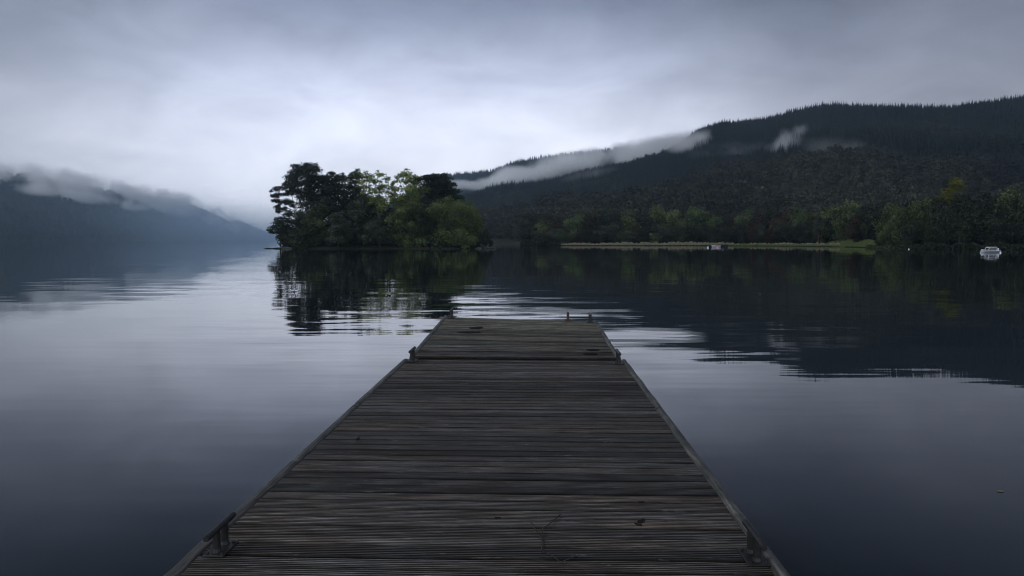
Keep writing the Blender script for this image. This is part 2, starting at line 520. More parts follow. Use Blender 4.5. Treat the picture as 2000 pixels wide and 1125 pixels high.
def hill_grid(name, pxs, rows, zfun, mat):
    """zfun(px, r) -> (Y, z); x follows from px. One sheet."""
    vs, fs = [], []
    for px in pxs:
        for r in rows:
            Y, z = zfun(px, r)
            vs.append(((px - 1000.0) / F * Y, Y, z))
    nr = len(rows)
    for i in range(len(pxs) - 1):
        for j in range(nr - 1):
            k = i * nr + j
            fs.append((k, k + nr, k + nr + 1, k + 1))
    return tag(mesh_obj(name, vs, fs, mat, smooth=True), kind='structure')

NEAR_SHORE = [(820, 900), (905, 640), (965, 560), (1008, 500), (1016, 318), (1100, 303), (1400, 300), (1500, 285), (1600, 262), (1660, 238), (1720, 205), (1780, 184), (2000, 170), (2200, 150), (3200, 90)]
NEAR_FOOT = [(820, 950), (905, 660), (965, 580), (1020, 520), (1100, 430), (1600, 420), (2000, 380), (3200, 330)]
NEAR_RIDGE_Y = [(820, 1500), (905, 1450), (1200, 1500), (1350, 1450), (1600, 1350), (2000, 1250), (3200, 1100)]
NEAR_RIDGE_PY = [(820, 440), (870, 408), (905, 386), (960, 370), (1050, 360), (1120, 343), (1180, 332), (1240, 320), (1290, 306), (1330, 285), (1355, 262),
                 (1400, 246), (1500, 236), (1560, 222), (1600, 214), (1700, 215), (1800, 218), (1850, 216), (1920, 206), (2000, 194), (2200, 172), (3200, 120)]
def near_z(px, t, Y):
    Yr = interp(px, NEAR_RIDGE_Y)
    hr = (HOR - interp(px, NEAR_RIDGE_PY)) / F * Yr + CAMZ - 8.0
    x = (px - 1000.0) / F * Y
    if t <= 1:
        s = 0.55 * t + 0.45 * t * t * (3 - 2 * t)
        z = 3 + (hr - 3) * s
        z += fbm(x, Y, 260, 3.1) * 24 * math.sin(math.pi * min(1, t)) ** 0.8
        z += fbm(x, Y, 70, 8.1) * 6 * math.sin(math.pi * min(1, t * 0.9 + 0.05))
    else:
        z = hr - (t - 1) * 160
    return z
def near_fun(px, r):
    Ys = interp(px, NEAR_SHORE); Yf = max(interp(px, NEAR_FOOT), Ys + 4)
    if r < 0:
        k = {-4: (Ys - 3, -1.2), -3: (Ys, -0.05), -2: (Ys + 3, 0.5), -1: (Ys + 0.5 * (Yf - Ys), 1.6)}[r]
        return k
    Y = Yf + (interp(px, NEAR_RIDGE_Y) - Yf) * r
    return Y, near_z(px, r, Y)
near_rows = [-4, -3, -2, -1] + [i / 40 for i in range(0, 41)] + [1.08, 1.2, 1.4, 1.7]
near_pxs = [820 + 8 * i for i in range(0, 160)] + [2100 + 60 * i for i in range(0, 18)]
hill_grid('hillside', near_pxs, near_rows, near_fun, M_ground)

FAR_RIDGE_PY = [(700, 430), (800, 372), (850, 352), (880, 340), (930, 335), (962, 332), (985, 324), (1000, 316), (1040, 309), (1060, 306), (1110, 300), (1150, 296), (1190, 290), (1215, 291),
                (1245, 298), (1290, 292), (1340, 275), (1400, 262), (1600, 250), (2100, 240)]
def far_fun(px, r):
    Yf, Yr = 1750.0, 2450.0
    Y = Yf + (Yr - Yf) * min(r, 1) + max(0, r - 1) * 600
    hr = (HOR - interp(px, FAR_RIDGE_PY)) / F * Yr + CAMZ - 8
    x = (px - 1000.0) / F * Y
    if r <= 1:
        z = -2 + (hr + 2) * (0.6 * r + 0.4 * math.sin(r * math.pi / 2)) + fbm(x, Y, 250, 5.5) * 22 * math.sin(math.pi * r)
    else:
        z = hr - (r - 1) * 180
    return Y, z
far_rows = [i / 20 for i in range(21)] + [1.2, 1.6]
hill_grid('far_hill', [700 + 10 * i for i in range(141)], far_rows, far_fun, M_ground)

LEFT_FOOT = [(-900, 1100), (0, 1500), (200, 2300), (400, 3600), (500, 4700), (560, 5400), (640, 5500)]
LEFT_RIDGE_PY = [(-900, 250), (-300, 295), (0, 338), (80, 345), (150, 360), (250, 378), (330, 388), (370, 400), (400, 410), (425, 422), (450, 436), (475, 434), (500, 446), (530, 458), (548, 466), (560, 474), (640, 480)]
def left_fun(px, r):
    Yf = interp(px, LEFT_FOOT); D = 700 + 0.12 * Yf
    Y = Yf + D * min(r, 1) + max(0, r - 1) * 800
    Yr = Yf + D
    hr = (HOR - interp(px, LEFT_RIDGE_PY)) / F * Yr + CAMZ - 8
    x = (px - 1000.0) / F * Y
    if r <= 1:
        z = -2 + (hr + 2) * (0.75 * r + 0.25 * math.sin(r * math.pi / 2)) + fbm(x, Y, 380, 9.5) * 28 * math.sin(math.pi * r) * min(1, hr / 80)
    else:
        z = hr - (r - 1) * 150
    return Y, z
left_rows = [i / 24 for i in range(25)] + [1.2, 1.7]
hill_grid('left_hill', [-900 + 20 * i for i in range(78)], left_rows, left_fun, M_ground)

# ------------------------------------------------------------------ tree kit
def crown_quads(clumps, n, size, rng, flat=0.35, fill=0.45, up=0.35, droop=0.0):
    """leaf sprays through a set of ellipsoid clumps (cx,cy,cz,rx,ry,rz)"""
    C_ = np.array(clumps, dtype=float)
    area = (C_[:, 3] * C_[:, 4] + C_[:, 3] * C_[:, 5] + C_[:, 4] * C_[:, 5])
    idx = rng.choice(len(C_), size=n, p=area / area.sum())
    d = rng.normal(size=(n, 3)); d /= np.linalg.norm(d, axis=1)[:, None]
    d[:, 2] = np.where(rng.random(n) < up, np.abs(d[:, 2]), d[:, 2])
    r = rng.random(n) ** fill * (1 + rng.normal(size=n) * 0.08)
    P = C_[idx, :3] + d * C_[idx, 3:6] * r[:, None]
    nrm = d * 0.8 + rng.normal(size=(n, 3)) * 0.7; nrm[:, 2] += flat
    nrm /= np.linalg.norm(nrm, axis=1)[:, None]
    a = rng.normal(size=(n, 3)); a[:, 2] -= droop
    a -= nrm * (a * nrm).sum(1)[:, None]; a /= np.linalg.norm(a, axis=1)[:, None]
    b = np.cross(nrm, a)
    s = size * (0.5 + rng.random(n))[:, None]
    V = np.stack([P - a * s, P - b * s * 0.55 + a * s * 0.1, P + a * s, P + b * s * 0.55 - a * s * 0.1], axis=1)
    ct = rng.random(len(C_))
    tint = np.clip(0.55 * ct[idx] + 0.45 * rng.random(n), 0, 1)
    return V, tint

def limbs(base, top, clumps, r0, rng, kinks=4, sway=0.03):
    m = MB()
    base = Vector(base); top = Vector(top); H = (top - base).length
    pts, rad = [], []
    for i in range(kinks + 1):
        t = i / kinks
        p = base.lerp(top, t)
        if 0 < i < kinks: p += Vector((rng.normal() * sway * H, rng.normal() * sway * H, 0))
        pts.append(p); rad.append(r0 * (1 - 0.82 * t) * (1.25 if i == 0 else 1))
    m.tube(pts, rad, 8)
    for c in clumps:
        cc = Vector(c[:3])
        hz = cc.z - base.z
        t = max(0.12, min(0.95, (hz - 0.45 * math.hypot(cc.x - base.x, cc.y - base.y)) / max(top.z - base.z, 0.1)))
        k = t * kinks; i = min(kinks - 1, int(k)); s = pts[i].lerp(pts[i + 1], k - i)
        mid = s.lerp(cc, 0.55) + Vector((0, 0, -0.08 * (cc - s).length))
        rr = r0 * (1 - 0.8 * t) * 0.5
        m.tube([s, mid, cc, cc + (cc - mid) * 0.5], [rr, rr * 0.7, rr * 0.4, rr * 0.12], 5)
    return m

def round_clumps(rng, H, Wd, cb=0.2, k=14, top_bias=0.0, flat=0.8):
    """clumps of a broadleaf crown between cb*H and H, width Wd"""
    out = []
    hz = H * (1 - cb)
    for i in range(k):
        u = rng.random() * 2 - 1
        ang = rng.random() * 2 * math.pi
        rr = math.sqrt(max(0.0, 1 - u * u)) * (0.35 + 0.6 * rng.random())
        z = H * cb + hz * 0.5 + u * hz * 0.42
        s = Wd * (0.17 + 0.11 * rng.random())
        out.append((rr * math.cos(ang) * Wd * 0.42, rr * math.sin(ang) * Wd * 0.42, z, s, s, s * flat))
    out.append((0, 0, H * (cb + (1 - cb) * 0.5), Wd * 0.27, Wd * 0.27, hz * 0.33))
    return out

def make_tree(name, label, cat, mat, H, Wd, loc, seed, n=2600, size=0.34, cb=0.12, k=14, group=None, bark=None, flat=0.8, droop=0.0, rz=0.0):
    rng = np.random.default_rng(seed)
    root = empty(name, loc, rz)
    tag(root, label, cat, group)
    cl = round_clumps(rng, H, Wd, cb, k, flat=flat)
    V, t = crown_quads(cl, n, size, rng, droop=droop)
    finish('crown', quads_mesh('crown', V, t), mat, root)
    limbs((0, 0, -0.3), (0, 0, H * 0.8), cl[:10], 0.022 * H, rng).build('trunk', bark or M_bark, root, True)
    return root

def px_clumps(lst, Y, base, depth=0.9, grow=1.12):
    """clumps given as seen in the photograph (centre and radii in its pixels), as metres round the foot BASE"""
    out = []
    rng = np.random.default_rng(len(lst) * 7 + int(Y))
    for (px, py, rx, ry) in lst:
        s = Y / F; rx *= grow; ry *= grow
        p = at(px, py, Y) - base
        dy = rng.normal() * rx * s * 0.5
        out.append((p.x, dy, p.z, rx * s * 0.85, rx * s * depth * 0.85, ry * s * 0.85))
    for (x, y, z, a, b, c) in list(out):
        for _ in range(4):
            d = rng.normal(size=3); d /= np.linalg.norm(d)
            q = 0.25 + 0.4 * rng.random()
            out.append((x + d[0] * a, y + d[1] * b, z + d[2] * c * 1.25, a * q, b * q, max(c * q * 1.25, 0.3)))
    return out

def island_tree(name, label, cat, mat, base_px, Y, top_px, top_py, clumps, n, size, seed, r0=0.25, bark=None, group=None, nl=8, flat=0.35, droop=0.0, fill=0.45):
    rng = np.random.default_rng(seed)
    base = Vector(((base_px - 1000) / F * Y, Y, 0.6))
    root = empty(name, base)
    tag(root, label, cat, group)
    cl = px_clumps(clumps, Y, base, grow=1.32 if cat == 'pine tree' else 1.4 if mat is M_lime else 1.15)
    V, t = crown_quads(cl, int(n * (1.5 if mat is M_lime else 2.6)), size * 0.84, rng, flat=flat, droop=droop, fill=fill)
    finish('crown', quads_mesh('crown', V, t), mat, root)
    top = at(top_px, top_py, Y) - base
    limbs((0, 0, -0.4), top, cl[:nl], r0, rng, sway=0.012).build('trunk', bark or M_bark, root, True)
    return root

# ------------------------------------------------------------------ islet
def islet():
    vs, fs = [], []
    nx, ny = 90, 24
    x0, x1 = (506 - 1000) / F * 191, (972 - 1000) / F * 194
    for i in range(nx + 1):
        u = i / nx
        x = x0 + (x1 - x0) * u
        # outline in plan: thin spit at both ends, wide middle
        wgt = min(1.0, max(0.0, (u - 0.06) / 0.12)) * min(1.0, max(0.0, (0.95 - u) / 0.12))
        half = 1.1 + 15 * wgt ** 0.6 + fbm(x, 0, 6, 2.2) * 0.8
        cy = 192 + (half if wgt > 0 else 0.8) + 0.6
        edge = min(1.0, u / 0.02, (1 - u) / 0.02)
        for j in range(ny + 1):
            v = j / ny * 2 - 1
            y = cy + v * half * max(edge, 0.02)
            h = (1 - v * v) ** 0.5
            z = -0.5 + (0.75 + 0.9 * wgt) * h * (0.5 + 0.5 * edge) + fbm(x, y, 2.2, 4.4) * 0.22 * h
            vs.append((x, y, z))
    for i in range(nx):
        for j in range(ny):
            k = i * (ny + 1) + j
            fs.append((k, k + ny + 1, k + ny + 2, k + 1))
    tag(mesh_obj('ground', vs, fs, M_ground, smooth=True), kind='structure')
islet()

PG = 'pines on the islet'
island_tree('pine_tree', 'tallest dark pine on the islet, its domed crown standing highest', 'pine tree', M_pine, 600, 210, 603, 330,
    [(603, 326, 20, 9), (588, 336, 17, 8), (619, 336, 17, 8), (576, 346, 12, 6), (603, 348, 28, 9), (627, 352, 16, 8), (590, 362, 24, 9), (618, 366, 24, 9),
     (580, 374, 14, 6), (604, 382, 26, 10), (628, 388, 22, 12), (600, 402, 26, 12), (630, 412, 24, 14), (606, 425, 24, 14)], 7500, 0.30, 1, 0.36, M_pinebark, PG)
island_tree('pine_tree', 'slim pine leaning out over the water with open tufts and bare stem', 'pine tree', M_pine, 586, 200, 572, 372,
    [(541, 372, 7, 5), (552, 369, 9, 4), (563, 362, 9, 6), (574, 368, 10, 5), (548, 381, 11, 4), (566, 380, 10, 4), (539, 391, 7, 3.5), (551, 396, 11, 4.5), (566, 398, 9, 4), (542, 405, 8, 3.5),
     (556, 410, 10, 4), (545, 414, 6, 2.5), (576, 352, 9, 6)], 2700, 0.22, 2, 0.2, M_pinebark, PG, nl=12)
island_tree('pine_tree', 'low pine with dark boughs reaching out to the spit', 'pine tree', M_pine, 575, 198, 570, 420,
    [(562, 420, 12, 5), (552, 428, 12, 4.5), (566, 434, 14, 5), (545, 437, 11, 4), (534, 445, 9, 3.5), (550, 446, 14, 4.5), (528, 451, 6, 2.5), (542, 455, 12, 4), (560, 454, 14, 6), (552, 466, 13, 6)], 2700, 0.22, 3, 0.2, M_pinebark, PG, nl=10)
island_tree('pine_tree', 'flat topped dark pine just beside the tallest pine', 'pine tree', M_pine, 655, 212, 658, 350,
    [(643, 345, 11, 5), (660, 345, 13, 6), (672, 353, 12, 6), (650, 356, 18, 8), (668, 366, 18, 9), (645, 374, 20, 10), (672, 382, 20, 12), (652, 394, 24, 12), (680, 400, 20, 14), (656, 415, 28, 14), (682, 424, 20, 14)], 6500, 0.30, 4, 0.3, M_pinebark, PG)
island_tree('pine_tree', 'small green tufted pine left of the lime green trees', 'pine tree', M_pinegreen, 700, 214, 698, 345,
    [(697, 341, 12, 5), (688, 349, 10, 5), (706, 349, 9, 5), (696, 358, 12, 5), (704, 370, 13, 7), (690, 376, 11, 7), (702, 392, 18, 12), (700, 412, 22, 14)], 3600, 0.26, 5, 0.24, M_pinebark, PG)
island_tree('pine_tree', 'broad dark pine with layered crown above the olive willow', 'pine tree', M_pine, 852, 208, 855, 355,
    [(852, 346, 20, 5), (838, 352, 17, 7), (868, 352, 17, 6), (850, 362, 30, 8), (878, 364, 15, 6), (888, 374, 14, 5), (836, 374, 20, 9), (866, 376, 26, 8), (895, 385, 12, 4), (880, 389, 18, 6), (848, 390, 26, 10), (850, 408, 30, 12)], 8000, 0.28, 6, 0.36, M_pinebark, PG, nl=11)
LG = 'lime green trees on the islet'
island_tree('broadleaf_tree', 'lime green tree with sky showing through its thin crown', 'tree', M_lime, 742, 206, 742, 352,
    [(724, 346, 10, 6), (744, 343, 11, 5), (757, 352, 8, 5), (733, 357, 14, 7), (750, 366, 9, 5), (720, 368, 12, 8), (738, 376, 17, 8), (762, 378, 10, 7), (722, 388, 16, 9), (750, 392, 18, 8), (735, 406, 20, 10), (768, 366, 8, 5), (772, 392, 12, 8), (712, 356, 7, 4)], 4800, 0.27, 7, 0.2, M_bark, LG, fill=0.6)
island_tree('broadleaf_tree', 'brightest lime green tree, next to the broad dark pine', 'tree', M_lime, 796, 207, 794, 345,
    [(793, 339, 13, 5), (783, 347, 9, 5), (807, 349, 11, 6), (797, 356, 15, 6), (815, 362, 10, 8), (782, 372, 8, 5), (803, 371, 16, 7), (790, 386, 18, 8), (812, 384, 14, 9), (776, 392, 12, 7), (800, 402, 22, 10), (776, 356, 7, 4), (818, 350, 8, 5), (826, 372, 10, 9)], 5200, 0.27, 8, 0.2, M_bark, LG, fill=0.6)
SG = 'shrubs round the islet shore'
shr = [
 ('large olive willow bushing out at the right-hand end of the islet', M_olive, 900, 198, [(862, 408, 24, 16), (890, 404, 26, 14), (915, 414, 22, 16), (930, 432, 14, 22), (880, 432, 30, 22), (908, 440, 28, 26), (928, 458, 16, 18), (875, 460, 30, 18), (905, 466, 26, 14)], 9000, 0.26),
 ('dark green shrub between the olive willow and the pale shrubs', M_green, 826, 199, [(830, 412, 20, 13), (848, 424, 20, 16), (818, 428, 20, 16), (838, 446, 26, 20), (812, 452, 22, 18), (836, 468, 26, 13)], 5200, 0.26),
 ('olive shrub below the brightest lime green tree', M_olive, 785, 198, [(790, 414, 18, 11), (772, 426, 18, 14), (798, 430, 16, 14), (782, 446, 22, 16), (772, 464, 22, 14), (800, 466, 18, 14)], 4600, 0.26),
 ('grey green sallow drooping over the water below the thin lime tree', M_grey, 742, 196, [(740, 432, 14, 11), (730, 444, 17, 10), (750, 450, 16, 10), (740, 461, 22, 9), (722, 466, 14, 9), (756, 470, 14, 8)], 3800, 0.24),
 ('tall grey green shrub in front of the small tufted pine', M_grey, 706, 202, [(706, 400, 17, 11), (722, 412, 14, 12), (700, 420, 17, 12), (712, 436, 20, 14), (698, 454, 18, 14), (712, 466, 16, 12)], 4200, 0.26),
 ('pale grey green shrub standing at the waterline near the middle pines', M_grey, 662, 195, [(662, 424, 14, 9), (652, 434, 14, 9), (672, 438, 14, 11), (658, 450, 18, 10), (674, 458, 14, 10), (660, 468, 18, 9)], 3600, 0.24),
 ('dark shrub at the foot of the tallest pine', M_green, 618, 198, [(634, 410, 16, 8), (618, 418, 17, 10), (602, 428, 15, 9), (622, 438, 22, 12), (604, 450, 20, 13), (630, 458, 20, 14), (612, 470, 24, 10)], 5200, 0.26),
 ('low dark shrub next to the low leaning pine', M_dark, 580, 197, [(584, 442, 12, 10), (574, 456, 14, 11), (590, 462, 16, 13), (566, 470, 14, 9), (588, 474, 18, 9)], 2600, 0.25),
 ('small bare twiggy bush by the rocky end of the islet', M_dark, 948, 196, [(944, 462, 9, 10), (952, 471, 9, 7), (940, 474, 10, 7), (959, 476, 5, 4)], 900, 0.2),
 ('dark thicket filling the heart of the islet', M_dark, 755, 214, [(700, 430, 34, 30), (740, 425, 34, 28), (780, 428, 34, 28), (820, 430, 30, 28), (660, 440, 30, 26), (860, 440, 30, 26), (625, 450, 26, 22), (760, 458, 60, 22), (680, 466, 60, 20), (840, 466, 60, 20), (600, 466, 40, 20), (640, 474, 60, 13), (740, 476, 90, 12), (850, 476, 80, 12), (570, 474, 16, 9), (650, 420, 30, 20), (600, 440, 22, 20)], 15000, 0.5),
]
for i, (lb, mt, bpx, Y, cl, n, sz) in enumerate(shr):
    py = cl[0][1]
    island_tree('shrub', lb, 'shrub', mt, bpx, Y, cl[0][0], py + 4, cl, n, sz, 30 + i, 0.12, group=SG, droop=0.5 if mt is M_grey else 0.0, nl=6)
for i, (px, Y, s, lb) in enumerate([(560, 191.5, 0.9, 'dark boulder where the spit joins the islet'), (935, 192.5, 0.7, 'dark boulder below the olive willow'), (952, 193.5, 0.8, 'pale edged boulder beside the bare twiggy bush'), (964, 194, 0.55, 'small outermost rock at the rocky end of the islet')]):
    m_ = MB(); m_.ball((0, 0, 0), s * 1.5, s, s * 0.5, 14, 8)
    for v in m_.v:
        v += v.normalized() * mnoise.noise(v * 1.7 + Vector((i * 9, 0, 0))) * 0.35 * s
    o = m_.build('rock', M_rock); o.location = ((px - 1000) / F * Y, Y, 0.08)
    tag(o, lb, 'rock', 'rocks at the islet shore')

# ------------------------------------------------------------------ woods on the hillsides (instanced, nobody could count them)
def tree_source(name, quads, tint, mat):
    me = quads_mesh(name, quads, tint); me.materials.append(mat)
    return bpy.data.objects.new(name, me)

def conifer_quads(rng, H=17.0):
    Q, T = [], []
    lay = 15
    for i in range(lay):
        t = i / (lay - 1)
        z = H * (0.10 + 0.90 * t)
        rad = (1 - t) ** 0.85 * H * 0.17 * (0.85 + 0.3 * rng.random()) + 0.12
        k = 9 if t < 0.6 else 6
        for j in range(k):
            a = 2 * math.pi * (j + rng.random()) / k
            r = rad * (0.75 + 0.45 * rng.random())
            d = np.array([math.cos(a), math.sin(a), 0]); s = np.array([-math.sin(a), math.cos(a), 0])
            w_ = r * 0.45
            tip = d * r + np.array([0, 0, z - r * 0.35])
            root = np.array([0, 0, z + H * 0.045])
            mid = d * r * 0.55 + np.array([0, 0, z - r * 0.05])
            Q.append([root, mid - s * w_, tip, mid + s * w_]); T.append(rng.random())
    return np.array(Q), np.array(T)

def scatter_object(name, pts, scl, kinds, sources, seed):
    """points mesh + geometry nodes that stand a tree on every point"""
    rng = np.random.default_rng(seed)
    me = bpy.data.meshes.new(name)
    me.vertices.add(len(pts))
    me.vertices.foreach_set('co', np.asarray(pts, dtype=np.float32).reshape(-1))
    a = me.attributes.new('s', 'FLOAT', 'POINT'); a.data.foreach_set('value', np.asarray(scl, dtype=np.float32))
    a = me.attributes.new('k', 'INT', 'POINT'); a.data.foreach_set('value', np.asarray(kinds, dtype=np.int32))
    a = me.attributes.new('r', 'FLOAT', 'POINT'); a.data.foreach_set('value', (rng.random(len(pts)) * 6.28).astype(np.float32))
    me.update()
    o = bpy.data.objects.new(name, me); col.objects.link(o)
    cl = bpy.data.collections.new(name + '_kinds')
    for s in sources: cl.objects.link(s)
    ng = bpy.data.node_groups.new(name, 'GeometryNodeTree')
    ng.interface.new_socket('Geometry', in_out='INPUT', socket_type='NodeSocketGeometry')
    ng.interface.new_socket('Geometry', in_out='OUTPUT', socket_type='NodeSocketGeometry')
    n = ng.nodes.new; L = ng.links.new
    gi, go = n('NodeGroupInput'), n('NodeGroupOutput')
    ci = n('GeometryNodeCollectionInfo'); ci.inputs[0].default_value = cl
    ci.inputs['Separate Children'].default_value = True; ci.inputs['Reset Children'].default_value = True
    ip = n('GeometryNodeInstanceOnPoints'); ip.inputs['Pick Instance'].default_value = True
    def attr(nm, ty):
        q = n('GeometryNodeInputNamedAttribute'); q.data_type = ty; q.inputs[0].default_value = nm
        return q.outputs[0]
    L(gi.outputs[0], ip.inputs['Points']); L(ci.outputs[0], ip.inputs['Instance'])
    L(attr('k', 'INT'), ip.inputs['Instance Index'])
    cx = n('ShaderNodeCombineXYZ'); L(attr('r', 'FLOAT'), cx.inputs[2])
    e2r = n('FunctionNodeEulerToRotation'); L(cx.outputs[0], e2r.inputs[0]); L(e2r.outputs[0], ip.inputs['Rotation'])
    L(attr('s', 'FLOAT'), ip.inputs['Scale'])
    L(ip.outputs[0], go.inputs[0])
    md = o.modifiers.new('trees', 'NODES'); md.node_group = ng
    return tag(o, kind='stuff')

rngF = np.random.default_rng(11)
def conifer_set(tagn, mat, n=4):
    return [tree_source('spruce_%s_%d' % (tagn, i), *conifer_quads(rngF, 17 + 2 * rngF.random()), mat) for i in range(n)]
def broad_set(tagn, mat, n=5, nq=520, size=0.62, H=11.0):
    out = []
    for i in range(n):
        h = H * (0.9 + 0.25 * rngF.random()); wd = h * (0.75 + 0.2 * rngF.random())
        cl = round_clumps(rngF, h, wd, 0.1, 11)
        V, t = crown_quads(cl, nq, size, rngF)
        out.append(tree_source('broad_%s_%d' % (tagn, i), V, t, mat))
    return out

def scatter_band(fun, px0, px1, Ya, Yb, spacing, r_of, seed):
    """random points on a hill sheet; fun(px, r) gives the sheet, r_of(px, Y) its row"""
    rng = np.random.default_rng(seed)
    pts = []
    Y = Ya
    while Y < Yb:
        xa, xb = (px0 - 1000) / F * Y, (px1 - 1000) / F * Y
        x = xa + rng.random() * spacing
        while x < xb:
            xx = x + rng.normal() * spacing * 0.3; yy = Y + rng.normal() * spacing * 0.35
            px = 1000 + F * xx / yy
            r = r_of(px, yy)
            if r is not None:
                _, z = fun(px, r)
                pts.append((xx, yy, z, r, px))
            x += spacing
        Y += spacing
    return pts
def near_r(px, Y):
    Yf = interp(px, NEAR_FOOT); Yr = interp(px, NEAR_RIDGE_Y)
    r = (Y - Yf) / (Yr - Yf)
    return r if 0.0 <= r <= 1.06 else None
P = scatter_band(near_fun, 850, 2060, 420, 1520, 5.8, near_r, 5)
con, bro = [], []
rg = np.random.default_rng(99)
for (x, y, z, r, px) in P:
    edge = 0.30 + 0.10 * fbm(x, y, 160, 1.3) + 0.05 * fbm(x, y, 40, 2.3) + (0.10 if px < 1150 else 0.0)
    q = fbm(x, y, 120, 7.7)
    if r > edge and not (r < 0.85 and q > 0.52):
        con.append((x, y, z - 0.5, (0.5 + 0.42 * rg.random()) * (1.0 if r < 0.9 else 0.85), rg.integers(4)))
    elif rg.random() < 0.72:
        bro.append((x, y, z - 0.5, 0.8 + 0.8 * rg.random() ** 1.5, rg.integers(5)))
# the ridge needs an uneven rank of tops
for px in np.arange(900, 2060, 2.0):
    px += rg.normal() * 1.5
    Yr = interp(px, NEAR_RIDGE_Y); _, z = near_fun(px, 1.0)
    gr = fbm(px, 0, 30, 4.2)
    if gr < -0.35: continue
    con.append(((px - 1000) / F * Yr, Yr + rg.normal() * 5, z - 1, max(0.25, 0.42 + 0.25 * gr + 0.42 * rg.random() ** 2), rg.integers(4)))
def put(name, lst, srcs, seed):
    A = np.array(lst)
    return scatter_object(name, A[:, :3], A[:, 3], A[:, 4].astype(int), srcs, seed)
put('conifer_forest', con, conifer_set('near', M_conif), 1)
put('broadleaf_woods', bro, broad_set('near', M_broad), 2)
# flat land behind the lakeside trees
low = []
for px in np.arange(1035, 2060, 6.0):
    Ys = interp(px, NEAR_SHORE); Yf = interp(px, NEAR_FOOT)
    Y = Ys + 42
    while Y < Yf + 20:
        r_ = (Y - Yf)
        low.append(((px + rg.normal() * 4 - 1000) / F * Y, Y + rg.normal() * 3, 1.0 if r_ < 0 else 2.5, 0.75 + 0.45 * rg.random(), rg.integers(5)))
        Y += 9
put('lowland_woods', low, broad_set('low', M_broad, 5, 1100, 0.42), 3)
P = scatter_band(far_fun, 800, 1420, 1760, 2460, 10.0, lambda px, Y: (lambda r: r if 0 <= r <= 1.02 else None)((Y - 1750) / 700), 6)
fc = [(x, y, z - 1, 0.55 + 0.4 * rg.random(), rg.integers(4)) for (x, y, z, r, px) in P]
for px in np.arange(820, 1400, 1.6):
    _, z = far_fun(px, 1.0)
    fc.append(((px + rg.normal() * 2 - 1000) / F * 2450, 2450 + rg.normal() * 6, z - 1, 0.4 + 0.5 * rg.random() ** 2, rg.integers(4)))
put('far_conifer_forest', fc, conifer_set('far', M_conif, 4), 4)
def left_r(px, Y):
    Yf = interp(px, LEFT_FOOT); D = 700 + 0.12 * Yf
    r = (Y - Yf) / D
    return r if 0 <= r <= 1.0 else None
P = scatter_band(left_fun, -60, 556, 1400, 6800, 20.0, left_r, 8)
lc = [(x, y, z - 1, 0.9 + 0.7 * rg.random(), rg.integers(5)) for (x, y, z, r, px) in P]
put('distant_woods', lc, broad_set('left', M_broad, 5, 160, 1.3, 12.0), 5)

# ------------------------------------------------------------------ lakeside trees, each one a thing
ORD = 'first second third fourth fifth sixth seventh eighth ninth tenth eleventh twelfth thirteenth fourteenth fifteenth sixteenth seventeenth eighteenth nineteenth twentieth twenty-first twenty-second twenty-third twenty-fourth twenty-fifth twenty-sixth twenty-seventh twenty-eighth twenty-ninth thirtieth thirty-first thirty-second thirty-third thirty-fourth'.split()
TOP = [(1020, 455), (1040, 440), (1060, 429), (1085, 421), (1110, 424), (1140, 416), (1180, 413), (1220, 417), (1250, 410), (1275, 402), (1300, 410), (1340, 412), (1380, 409),
       (1420, 411), (1470, 406), (1520, 409), (1570, 404), (1610, 401), (1640, 396), (1680, 394), (1720, 398), (1750, 390), (1780, 395), (1810, 388), (1840, 380), (1900, 372), (1950, 376), (2000, 366), (2060, 358)]
protos = {}
def lakeside(px, Y, top_py, wpx, mat, label, group, seed, cb=0.1, n=2600, name='broadleaf_tree', cat='tree'):
    H = (HOR - top_py) * Y / F + CAMZ - 0.5
    return make_tree(name, label, cat, mat, H, wpx * Y / F, ((px - 1000) / F * Y, Y, 0.5), seed, n, 0.30, cb, 16, group)
def copy_tree(root, loc, s, rz, label, group, mat):
    c = root.copy(); col.objects.link(c); c.location = loc; c.rotation_euler = (0, 0, rz); c.scale = s
    tag(c, label, 'tree', group)
    for ch in list(root.children):
        k = ch.copy(); col.objects.link(k); k.parent = c
        if k.name.startswith('crown'):
            k.material_slots[0].link = 'OBJECT'; k.material_slots[0].material = mat
    return c
# unit trees (10 m tall, 9 m wide) that the ranks are copied from
first = {}
MATS = [(M_dark, 'dark green'), (M_green, 'mid green'), (M_olive, 'olive green'), (M_brown, 'russet'), (M_dark, 'dark green')]
back = []
px = 1034.0
i = 0
rr = random.Random(5)
GB = 'back rank of lakeside trees beyond the pale reeds'
GF = 'front rank of low trees along the reeds'
GR = 'tall trees over the dark right-hand shore'
def unit(seed):
    if seed not in first:
        first[seed] = [None, None]
    return seed
def place(px, Y, top_py, wpx, mat, label, group, variant, zb=0.5):
    H = (HOR - top_py) * Y / F + CAMZ - zb
    Wd = wpx * Y / F
    loc = ((px - 1000) / F * Y, Y, zb)
    if variant not in first:
        t = make_tree('broadleaf_tree', label, 'tree', mat, 10.0, 9.0, loc, 200 + variant, 3600, 0.27, (0.08, 0.12, 0.05, 0.15, 0.1, 0.04)[variant % 6], 18, group)
        t.scale = (Wd / 9, Wd / 9, H / 10)
        first[variant] = t
        return t
    return copy_tree(first[variant], loc, (Wd / 9, Wd / 9, H / 10), rr.random() * 6.28, label, group, mat)
k = 0
while px < 1700:
    wpx = rr.uniform(44, 62)
    Y = interp(px, NEAR_SHORE) + rr.uniform(26, 36)
    mt, cn = MATS[rr.randrange(5)] if k not in (1,) else (M_olive, 'olive green')
    if 1240 < px < 1290: mt, cn = M_dark, 'dark green'
    place(px, Y, interp(px, TOP) + rr.uniform(-3, 5), wpx, mt, '%s tree, %s from the wooded point in the back rank' % (cn, ORD[k]), GB, k % 6)
    px += wpx * 0.52; k += 1
